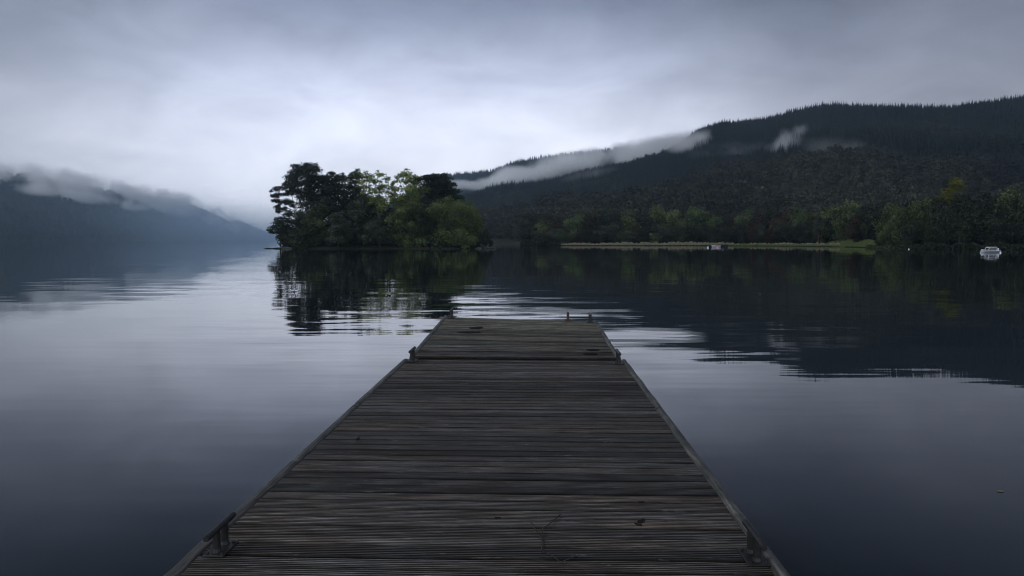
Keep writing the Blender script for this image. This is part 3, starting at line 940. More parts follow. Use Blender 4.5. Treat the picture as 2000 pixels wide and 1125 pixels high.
px = 1024.0; k = 0
while px < 1600:
    wpx = rr.uniform(24, 44)
    Y = interp(px, NEAR_SHORE) + rr.uniform(11, 18)
    mt, cn = rr.choice(MATS + [(M_grey, 'grey green')])
    place(px, Y, interp(px, TOP) + rr.uniform(20, 34), wpx, mt, 'low %s tree, %s from the wooded point in the front rank' % (cn, ORD[k]), GF, (k + 3) % 6)
    px += wpx * 0.62; k += 1
right = [
 (1640, 262, 402, 60, M_fresh, 'mid green tree whose slanting stem stands on the grass bank'),
 (1668, 244, 424, 50, M_brown, 'russet low crowned tree standing on the grass bank'),
 (1700, 240, 404, 60, M_dark, 'dark tree just behind the end of the grass bank'),
 (1738, 215, 402, 56, M_fresh, 'mid green tree next to the tall pale green one'),
 (1760, 200, 388, 62, M_fresh, 'pale green tall tree with light upper boughs'),
 (1806, 200, 386, 56, M_fresh, 'olive tree below the yellow crowned tree'),
 (1836, 196, 398, 56, M_dark, 'dark tree in front of the yellow crowned tree'),
 (1880, 195, 380, 66, M_dark, 'dark tree just right of the yellow crowned tree'),
 (1926, 190, 376, 66, M_dark, 'dark tree directly behind the cabin boat'),
 (1968, 188, 370, 64, M_green, 'mid green tree above and to the right of the cabin boat'),
 (2012, 184, 362, 70, M_dark, 'dark tree cut by the right-hand edge of the view'),
 (1780, 192, 430, 44, M_dark, 'low dark tree below the pale green tall tree'),
 (1730, 205, 440, 36, M_olive, 'low olive tree at the water below the mid green tree'),
 (1822, 188, 440, 50, M_dark, 'low dark tree at the water left of the cabin boat'),
 (1870, 186, 430, 56, M_dark, 'low dark tree at the water nearest the cabin boat bow'),
 (1950, 184, 432, 60, M_dark, 'low dark tree at the water beyond the cabin boat stern'),
 (2000, 182, 430, 50, M_dark, 'low dark tree at the water by the right-hand edge'),
]
for j, (px, Y, tp, wp, mt, lb) in enumerate(right):
    place(px, Y, tp, wp, mt, lb, GR, (0, 1, 3, 5, 2, 4)[j % 6])
# single light crowns high in the woods
for j, (px, py, Y, wp, mt, lb) in enumerate([
    (1485, 366, 560, 20, M_pale, 'pale crowned tree standing out alone on the dark hillside'),
    (1258, 388, 520, 20, M_pale, 'pale rounded tree low on the hillside above the wooded point'),
    (977, 438, 590, 16, M_grey, 'grey green tree at the foot of the hill right of the islet')]):
    x_, zr = (px - 1000) / F * Y, near_r(px, Y)
    zb = near_fun(px, zr)[1] if zr else 2
    Hh = (HOR - py) * Y / F + CAMZ - zb
    t = make_tree('broadleaf_tree', lb, 'tree', mt, max(9.0, Hh), wp * Y / F, (x_, Y, zb), 400 + j, 1500, 0.5, 0.1, 12)

island_tree('broadleaf_tree', 'yellow crowned tree rising above its dark neighbours', 'tree', M_yellow, 1852, 222, 1858, 356,
    [(1862, 356, 11, 5), (1850, 362, 10, 5), (1872, 365, 8, 5), (1858, 372, 15, 6), (1840, 378, 8, 5), (1834, 388, 9, 5), (1852, 386, 12, 6), (1868, 384, 10, 7), (1845, 398, 16, 8), (1862, 404, 18, 10)], 1500, 0.3, 77, 0.25)
# bushes in front of the reeds
for j, (px, Y, tp, wp, mt, lb) in enumerate([
    (1108, 312, 447, 38, M_green, 'rounded mid green bush at the start of the reeds'),
    (1232, 312, 458, 40, M_dark, 'wide dark bush half way along the reeds'),
    (1277, 308, 455, 22, M_olive, 'small olive bush standing by itself at the reeds'),
    (1050, 309, 458, 30, M_dark, 'dark bush overhanging the water at the wooded point'),
    (1720, 208, 458, 24, M_grey, 'grey green bush hanging over the water past the grass bank')]):
    lakeside(px, Y, tp, wp, mt, lb, 'bushes along the reed bank', 500 + j, 0.0, 1500, 'bush', 'bush')

# ------------------------------------------------------------------ reeds and grass bank
def blades(name, n, pxr, hfun, wfun, mat, yoff, seed, zf=None):
    rng = np.random.default_rng(seed)
    px = pxr[0] + (pxr[1] - pxr[0]) * rng.random(n)
    Ys = np.array([interp(p, NEAR_SHORE) for p in px])
    dy = yoff[0] + (yoff[1] - yoff[0]) * rng.random(n)
    Y = Ys + dy
    x = (px - 1000) / F * Y
    z0 = np.minimum(0.5, 0.18 * dy) if zf is None else np.array([zf(p, d) for p, d in zip(px, dy)])
    h = np.array([hfun(p) for p in px]) * (0.6 + 0.6 * rng.random(n))
    wd = wfun * (0.6 + 0.8 * rng.random(n))
    a = rng.random(n) * np.pi
    lx, ly = rng.normal(size=n) * 0.12 * h, rng.normal(size=n) * 0.12 * h
    dx, dyv = np.cos(a) * wd, np.sin(a) * wd
    B = np.stack([x, Y, z0], 1)
    D = np.stack([dx, dyv, 0 * dx], 1); T = B + np.stack([lx, ly, h], 1)
    V = np.stack([B - D, B + D, T + D * 0.5, T - D * 0.5], 1)
    me = quads_mesh(name, V, rng.random(n))
    return tag(finish(name, me, mat), kind='stuff')
M_reed = mat_leaf('reed_straw', (0.1575, 0.1444, 0.0856), (0.2756, 0.2562, 0.1706), (0.4069, 0.3806, 0.2756), 0.3)
M_grass = mat_leaf('bank_grass', (0.0616, 0.0847, 0.0270), (0.1155, 0.1540, 0.0462), (0.2002, 0.2464, 0.0847), 0.4)
def reed_h(p): return max(0.08, (0.42 + 0.25 * min(1, max(0, (p - 1065) / 200))) * (1 + 0.8 * mnoise.noise(Vector((p * 0.31, 7.7, 1.1))) + 0.9 * mnoise.noise(Vector((p * 0.037, 3.3, 6.1)))))
blades('reeds', 26000, (1062, 1450), reed_h, 0.05, M_reed, (1.2, 7), 60)
blades('reeds', 9000, (1430, 1640), lambda p: 0.8 * reed_h(p), 0.05, M_reed, (2, 9), 61)
blades('grass', 16000, (1400, 1650), lambda p: 0.35, 0.05, M_grass, (0.5, 6), 62)
def bank_z(p, d): return 0.1 + 0.11 * d * min(1, max(0, (p - 1590) / 50)) * min(1, max(0.2, (1740 - p) / 40))
def bank():
    vs, fs = [], []
    for i, p in enumerate(np.arange(1580, 1752, 4.0)):
        for j in range(8):
            d = j * 3.0
            Y = interp(p, NEAR_SHORE) + d
            vs.append(((p - 1000) / F * Y, Y, bank_z(p, d) + 0.02 + (-0.4 if j == 0 else 0)))
    nI = len(vs) // 8
    for i in range(nI - 1):
        for j in range(7):
            k = i * 8 + j; fs.append((k, k + 8, k + 9, k + 1))
    return tag(mesh_obj('bank', vs, fs, M_grass, smooth=True, attrs={'tint': np.full(len(fs), 0.3)}), kind='structure')
bank()
blades('bank_grass', 26000, (1590, 1745), lambda p: 0.28, 0.05, M_grass, (1, 20), 63, bank_z)

def undergrowth(pxr, n, seed, mat, h, yo=(-0.6, 2.5)):
    rng = np.random.default_rng(seed)
    px = pxr[0] + (pxr[1] - pxr[0]) * rng.random(n)
    Y = np.array([interp(p, NEAR_SHORE) for p in px]) + yo[0] + (yo[1] - yo[0]) * rng.random(n)
    hh = h * (0.35 + 0.65 * np.array([abs(math.sin(p * 0.11)) * 0.5 + abs(math.sin(p * 0.047 + 1)) * 0.5 for p in px]))
    P_ = np.stack([(px - 1000) / F * Y, Y, hh * rng.random(n) ** 0.8], 1)
    a = rng.normal(size=(n, 3)); a /= np.linalg.norm(a, axis=1)[:, None]
    b = np.cross(a, rng.normal(size=(n, 3))); b /= np.linalg.norm(b, axis=1)[:, None]
    q = 0.2 * (0.6 + 0.8 * rng.random(n))[:, None]
    V = np.stack([P_ - a * q, P_ - b * q * 0.6, P_ + a * q, P_ + b * q * 0.6], 1)
    return tag(finish('undergrowth', quads_mesh('undergrowth', V, rng.random(n)), mat), kind='stuff')
undergrowth((1740, 2080), 16000, 80, M_dark, 1.7)
undergrowth((1016, 1095), 5000, 81, M_dark, 1.6)
undergrowth((1690, 1760), 3000, 82, M_green, 1.0)

# two posts with a crossbar on the bank
root = empty('gate_post', at(1600, 480, 268) * 1.0); root.location.z = 0.3
tag(root, 'grey post frame with two uprights and a crossbar behind the reeds', 'post')
for s in (-0.45, 0.45):
    m_ = MB(); m_.tube([(s, 0, 0), (s, 0, 4.2)], [0.09, 0.07], 8); m_.build('post', M_pinebark, root)
m_ = MB(); m_.box(-0.6, 0.6, -0.15, -0.09, 3.2, 3.35); m_.build('crossbar', M_pinebark, root)

# ------------------------------------------------------------------ boats and buoys
def hull_mesh(Lh, B, D, sheer=0.25, bow_rake=0.12, n=14, m=7, draft=0.15):
    """open hull, bow at -x; returns outer skin and rim points"""
    vs, fs = [], []
    for i in range(n + 1):
        u = i / n
        x = -Lh / 2 + Lh * u
        half = B / 2 * (min(1.0, (u / 0.45)) ** 0.65) * (1 - 0.18 * max(0, (u - 0.6) / 0.4) ** 2)
        zt = D + sheer * (1 - u) ** 2 + 0.05 * u
        for j in range(-m, m + 1):
            v = j / m
            y = half * math.copysign(abs(v) ** 0.7, v) if v else 0.0
            z = -draft + (zt + draft) * abs(v) ** 1.9
            xo = -bow_rake * (1 - u) ** 3 * (z + draft) / (zt + draft)
            vs.append((x + xo, y, z))
    w_ = 2 * m + 1
    for i in range(n):
        for j in range(2 * m):
            k = i * w_ + j
            fs.append((k, k + w_, k + w_ + 1, k + 1))
    fs.append(tuple(n * w_ + j for j in range(w_)))
    rim = [[vs[i * w_ + 0] for i in range(n + 1)], [vs[i * w_ + 2 * m] for i in range(n + 1)]]
    return vs, fs, rim

bx = at(1930, 493, 130)
boat = empty('cabin_boat', (bx.x + 0.05, 130, 0), R(3))
boat.scale = (0.92, 0.92, 0.80)
tag(boat, 'small white cabin boat with rounded cuddy moored off the dark wooded shore', 'boat')
vs, fs, rim = hull_mesh(3.75, 1.5, 0.40, 0.26, bow_rake=-0.3)
mesh_obj('hull', vs, fs, M_greyhull, boat, True)
# gunwale
m_ = MB()
for rl in rim: m_.tube([Vector(p) + Vector((0, 0, 0.015)) for p in rl], [0.04] * len(rl), 6)
m_.tube([rim[0][-1], rim[1][-1]], [0.04, 0.04], 6)
m_.build('gunwale', M_white, boat, True)
# foredeck
vs, fs = [], []
for i in range(6):
    a, b = Vector(rim[0][i]), Vector(rim[1][i])
    vs += [a + Vector((0, 0, 0.01)), (a + b) / 2 + Vector((0, 0, 0.07 if i else 0.02)), b + Vector((0, 0, 0.01))]
for i in range(5):
    k = i * 3; fs += [(k, k + 3, k + 4, k + 1), (k + 1, k + 4, k + 5, k + 2)]
mesh_obj('foredeck', vs, fs, M_white, boat, True)
def cabin_prism(x0, x1, hw, z0, z1, inset, name, mat):
    vs = [(x0, -hw, z0), (x1, -hw, z0), (x1, hw, z0), (x0, hw, z0),
          (x0 + inset, -hw * 0.86, z1), (x1 - 0.08, -hw * 0.86, z1), (x1 - 0.08, hw * 0.86, z1), (x0 + inset, hw * 0.86, z1)]
    return mesh_obj(name, vs, [(0, 3, 2, 1), (4, 5, 6, 7), (0, 1, 5, 4), (1, 2, 6, 5), (2, 3, 7, 6), (3, 0, 4, 7)], mat, boat)
cabin_prism(-0.45, 1.05, 0.52, 0.44, 1.12, 0.14, 'window', M_glass)
m_ = MB()
m_.tube([(-0.48, -0.55, 0.44), (-0.34, -0.50, 1.08), (-0.2, -0.48, 1.17), (0.3, -0.48, 1.20), (0.85, -0.48, 1.18), (1.0, -0.50, 1.12), (1.08, -0.56, 0.44)], [0.035] * 7, 6)
m_.tube([(-0.48, 0.55, 0.44), (-0.34, 0.50, 1.08), (-0.2, 0.48, 1.17), (0.3, 0.48, 1.20), (0.85, 0.48, 1.18), (1.0, 0.50, 1.12), (1.08, 0.56, 0.44)], [0.035] * 7, 6)
m_.tube([(-0.34, -0.5, 1.1), (-0.34, 0.5, 1.1)], [0.035] * 2, 6)
m_.build('window_frame', M_white, boat, True)
m_ = MB(); m_.box(-0.30, 1.30, -0.55, 0.55, 1.13, 1.25, b=0.05); m_.build('roof', M_white, boat)
for ya in (-0.62, 0.56):
    m_ = MB(); m_.box(0.95, 1.6, ya, ya + 0.06, 0.44, 0.56, b=0.02); m_.build('coaming', M_white, boat)
m_ = MB(); m_.box(-0.5, 1.1, -0.56, 0.56, 0.38, 0.46, b=0.02); m_.build('cabin_base', M_white, boat)
m_ = MB(); m_.box(1.58, 1.92, -0.16, 0.16, 0.5, 0.95, b=0.06); m_.box(1.86, 1.96, -0.06, 0.06, -0.2, 0.52, b=0.02); m_.build('outboard_motor', M_white, boat)

def buoy(px, py, Y, r, mat, label):
    p = at(px, py, Y)
    m_ = MB(); m_.ball((0, 0, 0), r, r, r * 0.95, 14, 10)
    root = empty('mooring_buoy', (p.x, Y, r * 0.55)); tag(root, label, 'buoy', 'mooring buoys')
    m_.build('float', mat, root, True)
    m_ = MB(); m_.tube([(0, 0, r * 0.9), (0, 0, r * 1.25)], [r * 0.16, r * 0.16], 6); m_.build('ring', M_iron, root)
buoy(1953, 492, 128, 0.15, M_white, 'white buoy by the stern of the cabin boat')
buoy(1382, 485, 215, 0.26, M_white, 'white buoy floating left of the little rowing boat')
buoy(1400.5, 485, 213, 0.27, M_pink, 'pink buoy floating in front of the little rowing boat')
buoy(1774, 481, 175, 0.16, M_white, 'tiny pale buoy below the dark trees')

p = at(1398, 483, 236)
rb = empty('rowing_boat', (p.x, 236, 0), R(2))
tag(rb, 'little white rowing boat moored off the pale reeds', 'boat')
vs, fs, rim = hull_mesh(2.7, 1.1, 0.42, 0.16)
mesh_obj('hull', vs, fs, M_greyhull, rb, True)
m_ = MB()
for rl in rim: m_.tube([Vector(q) + Vector((0, 0, 0.02)) for q in rl], [0.05] * len(rl), 6)
m_.build('gunwale', M_white, rb, True)
for xa_ in (-0.2, 0.75):
    m_ = MB(); m_.box(xa_, xa_ + 0.25, -0.47, 0.47, 0.28, 0.33); m_.build('thwart', M_white, rb)
p = at(1402, 481, 252)
rb = empty('rowing_boat', (p.x, 252, 0), R(178))
tag(rb, 'long dark boat lying low behind the little white rowing boat', 'boat')
vs, fs, rim = hull_mesh(6.6, 1.8, 0.5, 0.25)
mesh_obj('hull', vs, fs, M_darkpaint, rb, True)
m_ = MB()
for rl in rim: m_.tube([Vector(q) + Vector((0, 0, 0.02)) for q in rl], [0.05] * len(rl), 6)
m_.build('gunwale', M_darkpaint, rb, True)

# ------------------------------------------------------------------ the jetty
YAW = R(-math.degrees(math.atan(45 / F)))
BOARD = 0.137
GAP = 0.008
def deck_section(xa, xb, y0, y1, zfun, name_seed):
    """grooved boards across; zfun(x, y) is the top of the deck"""
    rng = random.Random(name_seed)
    vs, fs, tint, groove_shade = [], [], [], []
    xs = [xa + (xb - xa) * i / 10 for i in range(11)]
    y = y0
    while y + BOARD <= y1 + 0.02:
        ga, gb = rng.uniform(0.003, 0.008), rng.uniform(0.003, 0.008)
        w0, w1 = y + ga, y + BOARD - gb
        n = 6; pitch = (w1 - w0) / n
        prof = [(w0, -0.028), (w0, -0.007)]
        for g in range(n):
            s = w0 + g * pitch
            prof += [(s + pitch * (0.34 if g == 0 else 0.10), 0.0), (s + pitch * (0.50 if g == n - 1 else 0.60), 0.0)]
            if g < n - 1: prof += [(s + pitch * 0.68, -0.011), (s + pitch * 1.02, -0.011)]
        prof += [(w1, -0.007), (w1, -0.028)]
        dz = rng.gauss(0, 0.0014); tilt = rng.gauss(0, 0.012); cup = rng.gauss(0, 0.002)
        ends = (rng.gauss(0, 0.003), rng.gauss(0, 0.003))
        k0 = len(vs)
        tb = rng.random()
        for ix, x in enumerate(xs):
            u = ix / (len(xs) - 1)
            xx = x + (ends[0] if ix == 0 else ends[1] if ix == len(xs) - 1 else 0)
            wv_ = dz + cup * math.sin(math.pi * u * 2 + tb * 9)
            for (yy, zz_) in prof:
                vs.append((xx, yy, zfun(xx, yy) + zz_ + wv_ + tilt * (yy - (w0 + w1) / 2)))
        m_ = len(prof)
        for ix in range(len(xs) - 1):
            for j in range(m_ - 1):
                a = k0 + ix * m_ + j
                fs.append((a, a + m_, a + m_ + 1, a + 1)); tint.append(tb)
                groove_shade.append(1.0 if prof[j][1] < -0.001 or prof[j + 1][1] < -0.001 else 0.0)  # groove and edge faces take the painted shade
        fs.append(tuple(k0 + j for j in range(m_))); tint.append(tb); groove_shade.append(1.0)
        fs.append(tuple(k0 + (len(xs) - 1) * m_ + j for j in range(m_ - 1, -1, -1))); tint.append(tb); groove_shade.append(1.0)
        y += BOARD
    return vs, fs, tint, groove_shade

DECK = 0.5
def jetty_section(label, xa, xb, y0, y1, zfun, seed, trims):
    root = empty('pontoon', (0, 0, 0), YAW)
    tag(root, label, 'jetty', 'floating jetty sections end to end')
    tr = 0.075
    vs, fs, tint, groove_shade = deck_section(xa + tr, xb - tr, y0, y1, zfun, seed)
    mesh_obj('deck', vs, fs, M_deck, root, False, {'tint': tint, 'groove_shade': groove_shade})
    rng = random.Random(seed + 5)
    for side, x0 in ((-1, xa), (1, xb - tr)):
        for (ya, yb, dz) in trims:
            m_ = MB()
            n = int((yb - ya) / 0.09) + 2
            prof = [(0.0, -0.10), (0.0, -0.012), (0.012, 0.004), (0.03, 0.012), (0.055, 0.010), (0.068, 0.002), (0.071, -0.02), (0.071, -0.10)]
            v2, f2 = [], []
            for i in range(n + 1):
                yy = ya + 0.006 + (yb - ya - 0.012) * i / n
                wob = mnoise.noise(Vector((yy * 2.1, side * 5.0, seed))) * 0.006
                chip = max(0.0, mnoise.noise(Vector((yy * 5.0, side * 9.0, seed + 3.0))) - 0.25) * 0.03
                for (q, z) in prof:
                    qq = q if side > 0 else 0.071 - q
                    xx = x0 + 0.002 + qq + wob * (1 if (side > 0) == (q > 0.03) else 0.2)
                    v2.append((xx, yy, zfun(xx, yy) + z + dz - (chip if z > -0.05 else 0)))
            mm = len(prof)
            for i in range(n):
                for j in range(mm - 1):
                    a = i * mm + j
                    f2.append((a, a + 1, a + mm + 1, a + mm))
            f2.append(tuple(range(mm))); f2.append(tuple(n * mm + j for j in range(mm - 1, -1, -1)))
            mesh_obj('edge_board', v2, f2, M_trim, root, False)
    # bearers under the boards, end beams
    for side, x0 in ((-1, xa + 0.02), (1, xb - 0.09)):
        m_ = MB(); m_.box(x0, x0 + 0.07, y0 + 0.01, y1 - 0.01, -0.26, -0.105)
        for v in m_.v: v.z += zfun(v.x, v.y)
        m_.build('side_beam', M_beam, root)
    for ye in (y0 + 0.02, y1 - 0.10):
        m_ = MB(); m_.box(xa + 0.095, xb - 0.095, ye, ye + 0.07, -0.25, -0.04)
        for v in m_.v: v.z += zfun(v.x, v.y)
        m_.build('end_beam', M_beam, root)
    ny = max(2, int((y1 - y0) / 2.4))
    for i in range(ny):
        yy = y0 + 0.3 + (y1 - y0 - 0.6 - 1.3) * i / (ny - 1)
        for x0 in (xa + 0.12, xb - 1.12):
            m_ = MB(); m_.box(x0, x0 + 1.0, yy, yy + 1.3, -0.85, -0.27, b=0.06)
            for v in m_.v: v.z += zfun(v.x, v.y)
            m_.build('float', M_float, root)
    return root

XA, XB = -1.775, 1.225
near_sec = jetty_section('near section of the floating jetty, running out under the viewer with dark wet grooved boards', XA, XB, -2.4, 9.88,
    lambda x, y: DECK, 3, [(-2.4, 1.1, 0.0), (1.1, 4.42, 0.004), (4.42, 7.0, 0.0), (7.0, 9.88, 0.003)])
FA, FB = 10.02, 13.95
def far_z(x, y):
    t = (y - FA) / (FB - FA); u = (x - XA) / (XB - XA)
    za = DECK + 0.008 + 0.008 * (1 - u)
    zb = DECK + 0.085 + 0.085 * (1 - u)
    return za + (zb - za) * t
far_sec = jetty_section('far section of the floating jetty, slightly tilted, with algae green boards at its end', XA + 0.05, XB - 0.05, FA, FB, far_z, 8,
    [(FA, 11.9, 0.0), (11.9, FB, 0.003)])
m_ = MB(); m_.box(XA + 0.1, XB - 0.1, 9.885, 10.015, -0.055, -0.03)  # black strip added in the open joint, standing for the gap's shade
for v in m_.v: v.z += DECK
m_.build('gap_shade_strip', M_float, near_sec)
# steel hinge plates across the gap
for x0 in (-1.2, 0.65):
    m_ = MB(); m_.box(x0, x0 + 0.09, 9.80, 10.06, -0.13, -0.10); 
    for v in m_.v: v.z += DECK
    m_.build('hinge_plate', M_rust, near_sec)

def cleat(parent, x, y, z, mat, rz=0.0, bar=0.34, h=0.125, rod=0.017, size=1.0, label=None):
    c = bpy.data.objects.new('mooring_cleat', None); col.objects.link(c)
    c.empty_display_size = 0.1
    c.parent = parent; c.scale = (size, size, size); c.location = (x, y, z); c.rotation_euler = (0, 0, rz)
    if label: c['label'] = label
    m_ = MB(); m_.box(-0.055, 0.055, -0.10, 0.10, 0.002, 0.012, b=0.003)
    for (a, b) in ((-0.038, -0.075), (0.038, -0.075), (-0.038, 0.075), (0.038, 0.075)):
        m_.tube([(a, b, 0.010), (a, b, 0.019)], [0.009, 0.008], 6)
    m_.build('base_plate', mat, c)
    for yy in (-0.05, 0.05):
        m_ = MB(); m_.tube([(0, yy, 0.012), (0, yy, 0.03), (0, yy, h)], [0.024, 0.019, 0.019], 10); m_.build('post', mat, c, False)
    m_ = MB(); m_.tube([(0, -bar / 2, h), (0, -bar / 2 + 0.01, h), (0, bar / 2 - 0.01, h), (0, bar / 2, h)], [rod * 0.85, rod, rod, rod * 0.85], 12); m_.build('bar', mat, c, False)
    return c
cleat(near_sec, -1.625, 3.69, DECK, M_iron)
cleat(near_sec, 1.105, 3.67, DECK, M_iron)
cleat(near_sec, -1.63, 9.72, DECK, M_iron, size=1.2)
cleat(near_sec, 1.085, 9.60, DECK, M_iron, size=1.2)
def fc_(x, y): return far_z(x, y)
cleat(far_sec, -1.56, 13.72, far_z(-1.56, 13.72), M_iron, size=1.2)
cleat(far_sec, 1.02, 13.68, far_z(1.02, 13.68), M_iron, size=1.2)
cleat(far_sec, 0.62, 13.88, far_z(0.62, 13.8), M_rust, bar=0.12, size=1.15, label='short rust brown cleat on the end board')

# puddles, twig, pebble and leaves on the boards
ry = Matrix.Rotation(YAW, 4, 'Z')
def blob_flat(name, x, y, rx, ry_, z, mat, label, cat, group=None, seed=0):
    m_ = MB(); n = 26
    vs = [(0, 0, 0.004)]
    for i in range(n):
        a = 2 * math.pi * i / n
        r = 1 + 0.22 * mnoise.noise(Vector((math.cos(a) * 1.5, math.sin(a) * 1.5, seed * 3.3)))
        vs.append((math.cos(a) * rx * r, math.sin(a) * ry_ * r, 0.0015))
    o = mesh_obj(name, vs, [(0, 1 + i, 1 + (i + 1) % n) for i in range(n)], mat, None, True)
    o.location = ry @ Vector((x, y, z)); o.rotation_euler = (0, 0, YAW)
    return tag(o, label, cat, group)
PGp = 'damp patches on the boards'
blob_flat('damp_patch', -1.02, 12.62, 0.13, 0.16, far_z(-1.02, 12.62) + 0.004, M_puddle, 'dark oval damp patch, farther of the pair near the left cleat', 'stain', PGp, 1)
blob_flat('damp_patch', -1.10, 12.12, 0.21, 0.12, far_z(-1.10, 12.12) + 0.004, M_puddle, 'wide dark damp patch, nearer of the pair near the left cleat', 'stain', PGp, 2)
blob_flat('damp_patch', 0.84, 10.62, 0.10, 0.11, far_z(0.84, 10.62) + 0.004, M_puddle, 'small round damp patch, farther of the pair by the right-hand joint cleat', 'stain', PGp, 3)
blob_flat('damp_patch', 0.78, 10.32, 0.11, 0.10, far_z(0.78, 10.32) + 0.004, M_puddle, 'small round damp patch, nearer of the pair by the right-hand joint cleat', 'stain', PGp, 4)

def dp(px, py, h=0.0):
    """a spot on the near deck seen at that pixel, in the jetty's own axes"""
    d = (1.6 - h) * F / (py - HOR)
    return Vector(((px - 1000) / F * d, d, DECK + h))
M_twig = mat_simple('wet_twig', (0.018, 0.014, 0.008), 0.6, 0.4)
m_ = MB()
tw = [[(1033, 1026), (1048, 1048), (1060, 1066)], [(1097, 1015), (1084, 1026), (1072, 1037), (1062, 1043), (1060, 1056), (1061, 1076), (1059, 1090)],
      [(1061, 1068), (1075, 1071)], [(1059, 1090), (1082, 1100), (1098, 1114)], [(1098, 1113), (1122, 1103), (1135, 1099)]]
for ln in tw:
    pts = [dp(a, b, 0.012 + 0.006 * mnoise.noise(Vector((a * 0.1, b * 0.1, 0)))) for a, b in ln]
    m_.tube(pts, [0.0036 if len(ln) > 3 else 0.0024] * len(pts), 6)
c0 = dp(1060, 1066)
for v in m_.v: v -= c0
o = m_.build('twig', M_twig, None, True); o.location = c0
tag(o, 'thin forked dark twig lying on the nearest boards', 'twig')
p = dp(694, 863)
m_ = MB(); m_.ball((0, 0, 0.012), 0.017, 0.02, 0.013, 10, 8)
o = m_.build('pebble', M_twig, None, True); o.location = p
tag(o, 'small black pebble lying on the boards', 'pebble')
M_wetleaf = mat_simple('wet_leaf', (0.012, 0.009, 0.007), 0.9, 0.1)
for i, (px, py, s, lb) in enumerate([(1257, 992, 0.022, 'small dark wet leaf, uppermost of the three near the right-hand cleat'), (1258, 1030, 0.040, 'largest dark wet leaf near the right-hand cleat'), (1252, 1037, 0.028, 'dark wet leaf touching the largest one'),
                                    (972, 1024, 0.02, 'small dark leaf left of the twig')]):
    m_ = MB(); n = 10
    vs = []
    for j in range(n):
        a = 2 * math.pi * j / n
        vs.append((math.cos(a) * s, math.sin(a) * s * 0.5, 0.004 + 0.004 * math.cos(3 * a)))
    vs.append((0, 0, 0.009))
    o = mesh_obj('leaf', vs, [(n, j, (j + 1) % n) for j in range(n)], M_wetleaf)
    o.location = dp(px, py); o.rotation_euler = (0, 0, i * 1.1)
    tag(o, lb, 'leaf', 'wet leaves on the boards')
m_ = MB(); n = 10
vs = [(math.cos(2 * math.pi * j / n) * 0.03, math.sin(2 * math.pi * j / n) * 0.015, 0.006) for j in range(n)] + [(0, 0, 0.01)]
o = mesh_obj('leaf', vs, [(n, j, (j + 1) % n) for j in range(n)], M_olive, attrs={'tint': [0.9] * n})
d = CAMZ * F / (969 - HOR); o.location = ((1973 - 1000) / F * d, d, 0)
tag(o, 'tiny green leaf afloat on the still water', 'leaf')

# ------------------------------------------------------------------ air: haze and mist
def volume_mat(name, color, density, aniso, cloud=False, nscale=0.004, lo=0.45, hi=0.7, step=1.0, stretch=(1, 1, 1), body=1.0):
    m = bpy.data.materials.new(name); m.use_nodes = True
    nt = m.node_tree; nt.nodes.clear()
    out = N(nt, 'ShaderNodeOutputMaterial')
    pv = N(nt, 'ShaderNodeVolumePrincipled')
    pv.inputs['Color'].default_value = color + (1,)
    pv.inputs['Density'].default_value = density
    pv.inputs['Anisotropy'].default_value = aniso
    nt.links.new(pv.outputs[0], out.inputs['Volume'])
    if cloud:
        t = N(nt, 'ShaderNodeTexCoord'); g = N(nt, 'ShaderNodeNewGeometry')
        ln = N(nt, 'ShaderNodeVectorMath', operation='LENGTH'); nt.links.new(t.outputs['Object'], ln.inputs[0])
        mp_ = N(nt, 'ShaderNodeMapping'); mp_.inputs['Scale'].default_value = stretch
        nt.links.new(g.outputs['Position'], mp_.inputs[0])
        nz = N(nt, 'ShaderNodeTexNoise', Scale=nscale, Detail=4.0, Roughness=0.6, Distortion=0.3)
        nt.links.new(mp_.outputs[0], nz.inputs['Vector'])
        # solid heart, ragged rim
        fall = M(nt, 'SUBTRACT', 1.0, ln.outputs['Value'], clamp=True)
        v = M(nt, 'ADD', M(nt, 'MULTIPLY', fall, body), M(nt, 'MULTIPLY', M(nt, 'SUBTRACT', nz.outputs['Fac'], 0.5), 4.4))
        mr_ = N(nt, 'ShaderNodeMapRange'); mr_.inputs['From Min'].default_value = lo; mr_.inputs['From Max'].default_value = hi
        nt.links.new(v, mr_.inputs['Value'])
        edge = N(nt, 'ShaderNodeMapRange'); edge.interpolation_type = 'SMOOTHSTEP'; edge.inputs['From Max'].default_value = 0.6
        nt.links.new(fall, edge.inputs['Value'])
        dn = M(nt, 'MULTIPLY', M(nt, 'MULTIPLY', mr_.outputs[0], edge.outputs[0]), density)
        nt.links.new(dn, pv.inputs['Density'])
        m.cycles.volume_step_rate = step
    return m
V_haze = volume_mat('haze_air', (0.58, 0.79, 1.0), 0.00014, 0.6)
m_ = MB(); m_.box(-6500, 6500, -800, 7500, -3.5, 480)
o = m_.build('haze', V_haze); tag(o, kind='stuff')

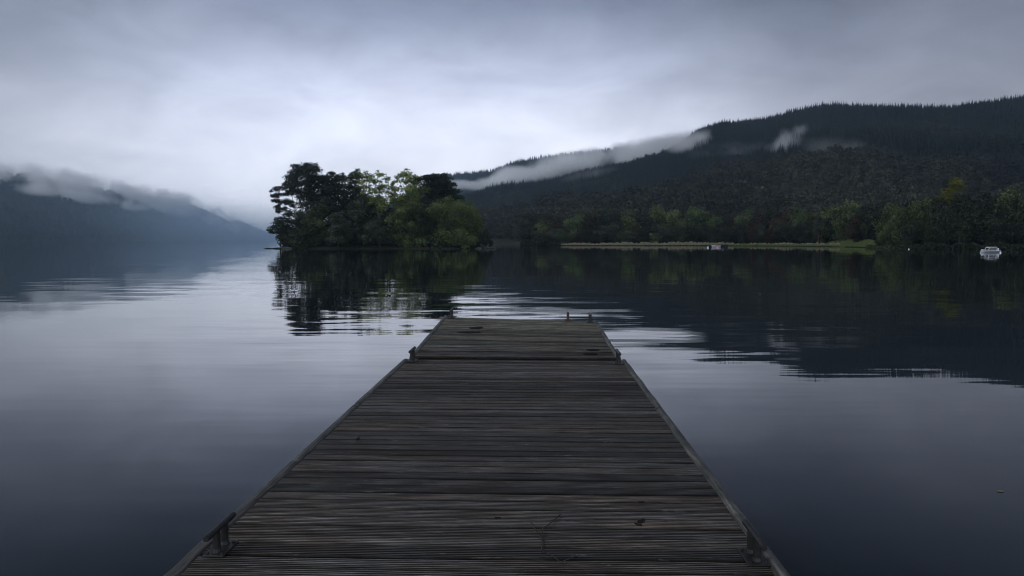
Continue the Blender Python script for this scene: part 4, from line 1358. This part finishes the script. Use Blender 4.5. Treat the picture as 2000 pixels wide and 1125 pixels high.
V_thick = volume_mat('thick_haze_air', (0.62, 0.81, 1.0), 0.00095, 0.6, True, 0.0012, -0.6, 1.1, 1.0, (1, 1, 2), 1.0)
m_ = MB(); m_.ball((0, 0, 0), 1, 1, 1, 40, 24)
o = m_.build('haze', V_thick, None, True); o.location = (-1750, 3900, 0); o.scale = (1900, 2600, 250); tag(o, kind='stuff')
V_mist = volume_mat('mist_air', (0.998, 0.999, 1.0), 0.050, 0.35, True, 0.012, 0.05, 1.0, 0.4, (1, 1, 1.3))
V_wisp = volume_mat('wisp_air', (0.997, 0.998, 1.0), 0.045, 0.35, True, 0.026, 0.18, 1.15, 0.3, (1, 1, 0.8), 0.7)
V_veil = volume_mat('veil_air', (0.997, 0.998, 1.0), 0.010, 0.35, True, 0.016, 0.10, 1.1, 0.4, (1, 1, 1.0), 0.6)
V_cloud = volume_mat('cloud_air', (0.997, 0.998, 1.0), 0.020, 0.45, True, 0.0090, 0.05, 0.75, 0.3, (1, 1, 0.9), 0.55)
def surf_Y(fun, px, py):
    """how far off the hill sheet is along that line of sight"""
    for i in range(0, 101):
        Y, z = fun(px, i / 100)
        if (z + 6 - CAMZ) / Y >= (HOR - py) / F: return Y
    return Y
def puff(px, py, Y, rx, rdepth, rz_, mat, tilt=0.0, name='mist'):
    m_ = MB(); m_.ball((0, 0, 0), 1, 1, 1, 20, 12)
    o = m_.build(name, mat, None, True)
    o.location = at(px, py, Y)
    s = Y / F
    o.scale = (rx * s, rdepth, rz_ * s)
    o.rotation_euler = (0, tilt, 0)
    return tag(o, kind='stuff')
# mist lying in the valley between the near and far ridge, spilling over the near crest
for (px, py, rx, rz_, tl, Y, dep) in [(900, 362, 70, 14, 0, 1800, 140), (945, 357, 80, 19, -4, 1820, 160), (1010, 343, 80, 26, -10, 1820, 160), (1075, 328, 80, 29, -12, 1800, 160),
                                  (1140, 314, 80, 31, -10, 1780, 160), (1205, 302, 75, 30, -8, 1740, 150), (1265, 292, 70, 28, -8, 1660, 140)]:
    puff(px, py, Y, rx, dep * 0.5, rz_, V_mist, R(tl))
for (px, py, rx, rz_, tl, dep, mt) in [(1250, 302, 70, 26, -8, 80, V_mist), (1300, 286, 70, 30, -10, 80, V_mist), (1352, 277, 66, 26, -8, 70, V_mist), (1150, 342, 70, 16, -12, 60, V_veil),
                                   (1455, 292, 75, 22, 0, 60, V_veil), (1400, 300, 70, 20, 0, 60, V_veil), (1538, 266, 26, 22, -50, 55, V_wisp), (1524, 284, 30, 28, -40, 60, V_wisp), (1630, 290, 80, 24, 8, 50, V_veil)]:
    Y = surf_Y(near_fun, px, py) - dep * 0.6
    puff(px, py, Y, rx, dep, rz_, mt, R(tl))
# cloud sitting on the left hill, tattered along its lower edge
for (px, dpy, rx, rz_, tl) in [(-80, 4, 130, 40, 3), (20, 2, 130, 36, 5), (110, 2, 120, 36, 8), (200, 2, 110, 34, 10), (280, 0, 100, 32, 12),
                                  (345, 2, 80, 30, 16), (400, 2, 70, 28, 22), (445, 4, 55, 24, 22), (485, 4, 40, 16, 22),
                                  (60, 24, 90, 17, 8), (160, 22, 90, 16, 8), (250, 22, 80, 15, 10), (330, 22, 60, 14, 12)]:
    py = interp(px, LEFT_RIDGE_PY) + dpy
    Y = surf_Y(left_fun, px, py + 16) - 40
    puff(px, py, Y, rx, 110, rz_, V_cloud, R(tl), 'low_cloud')
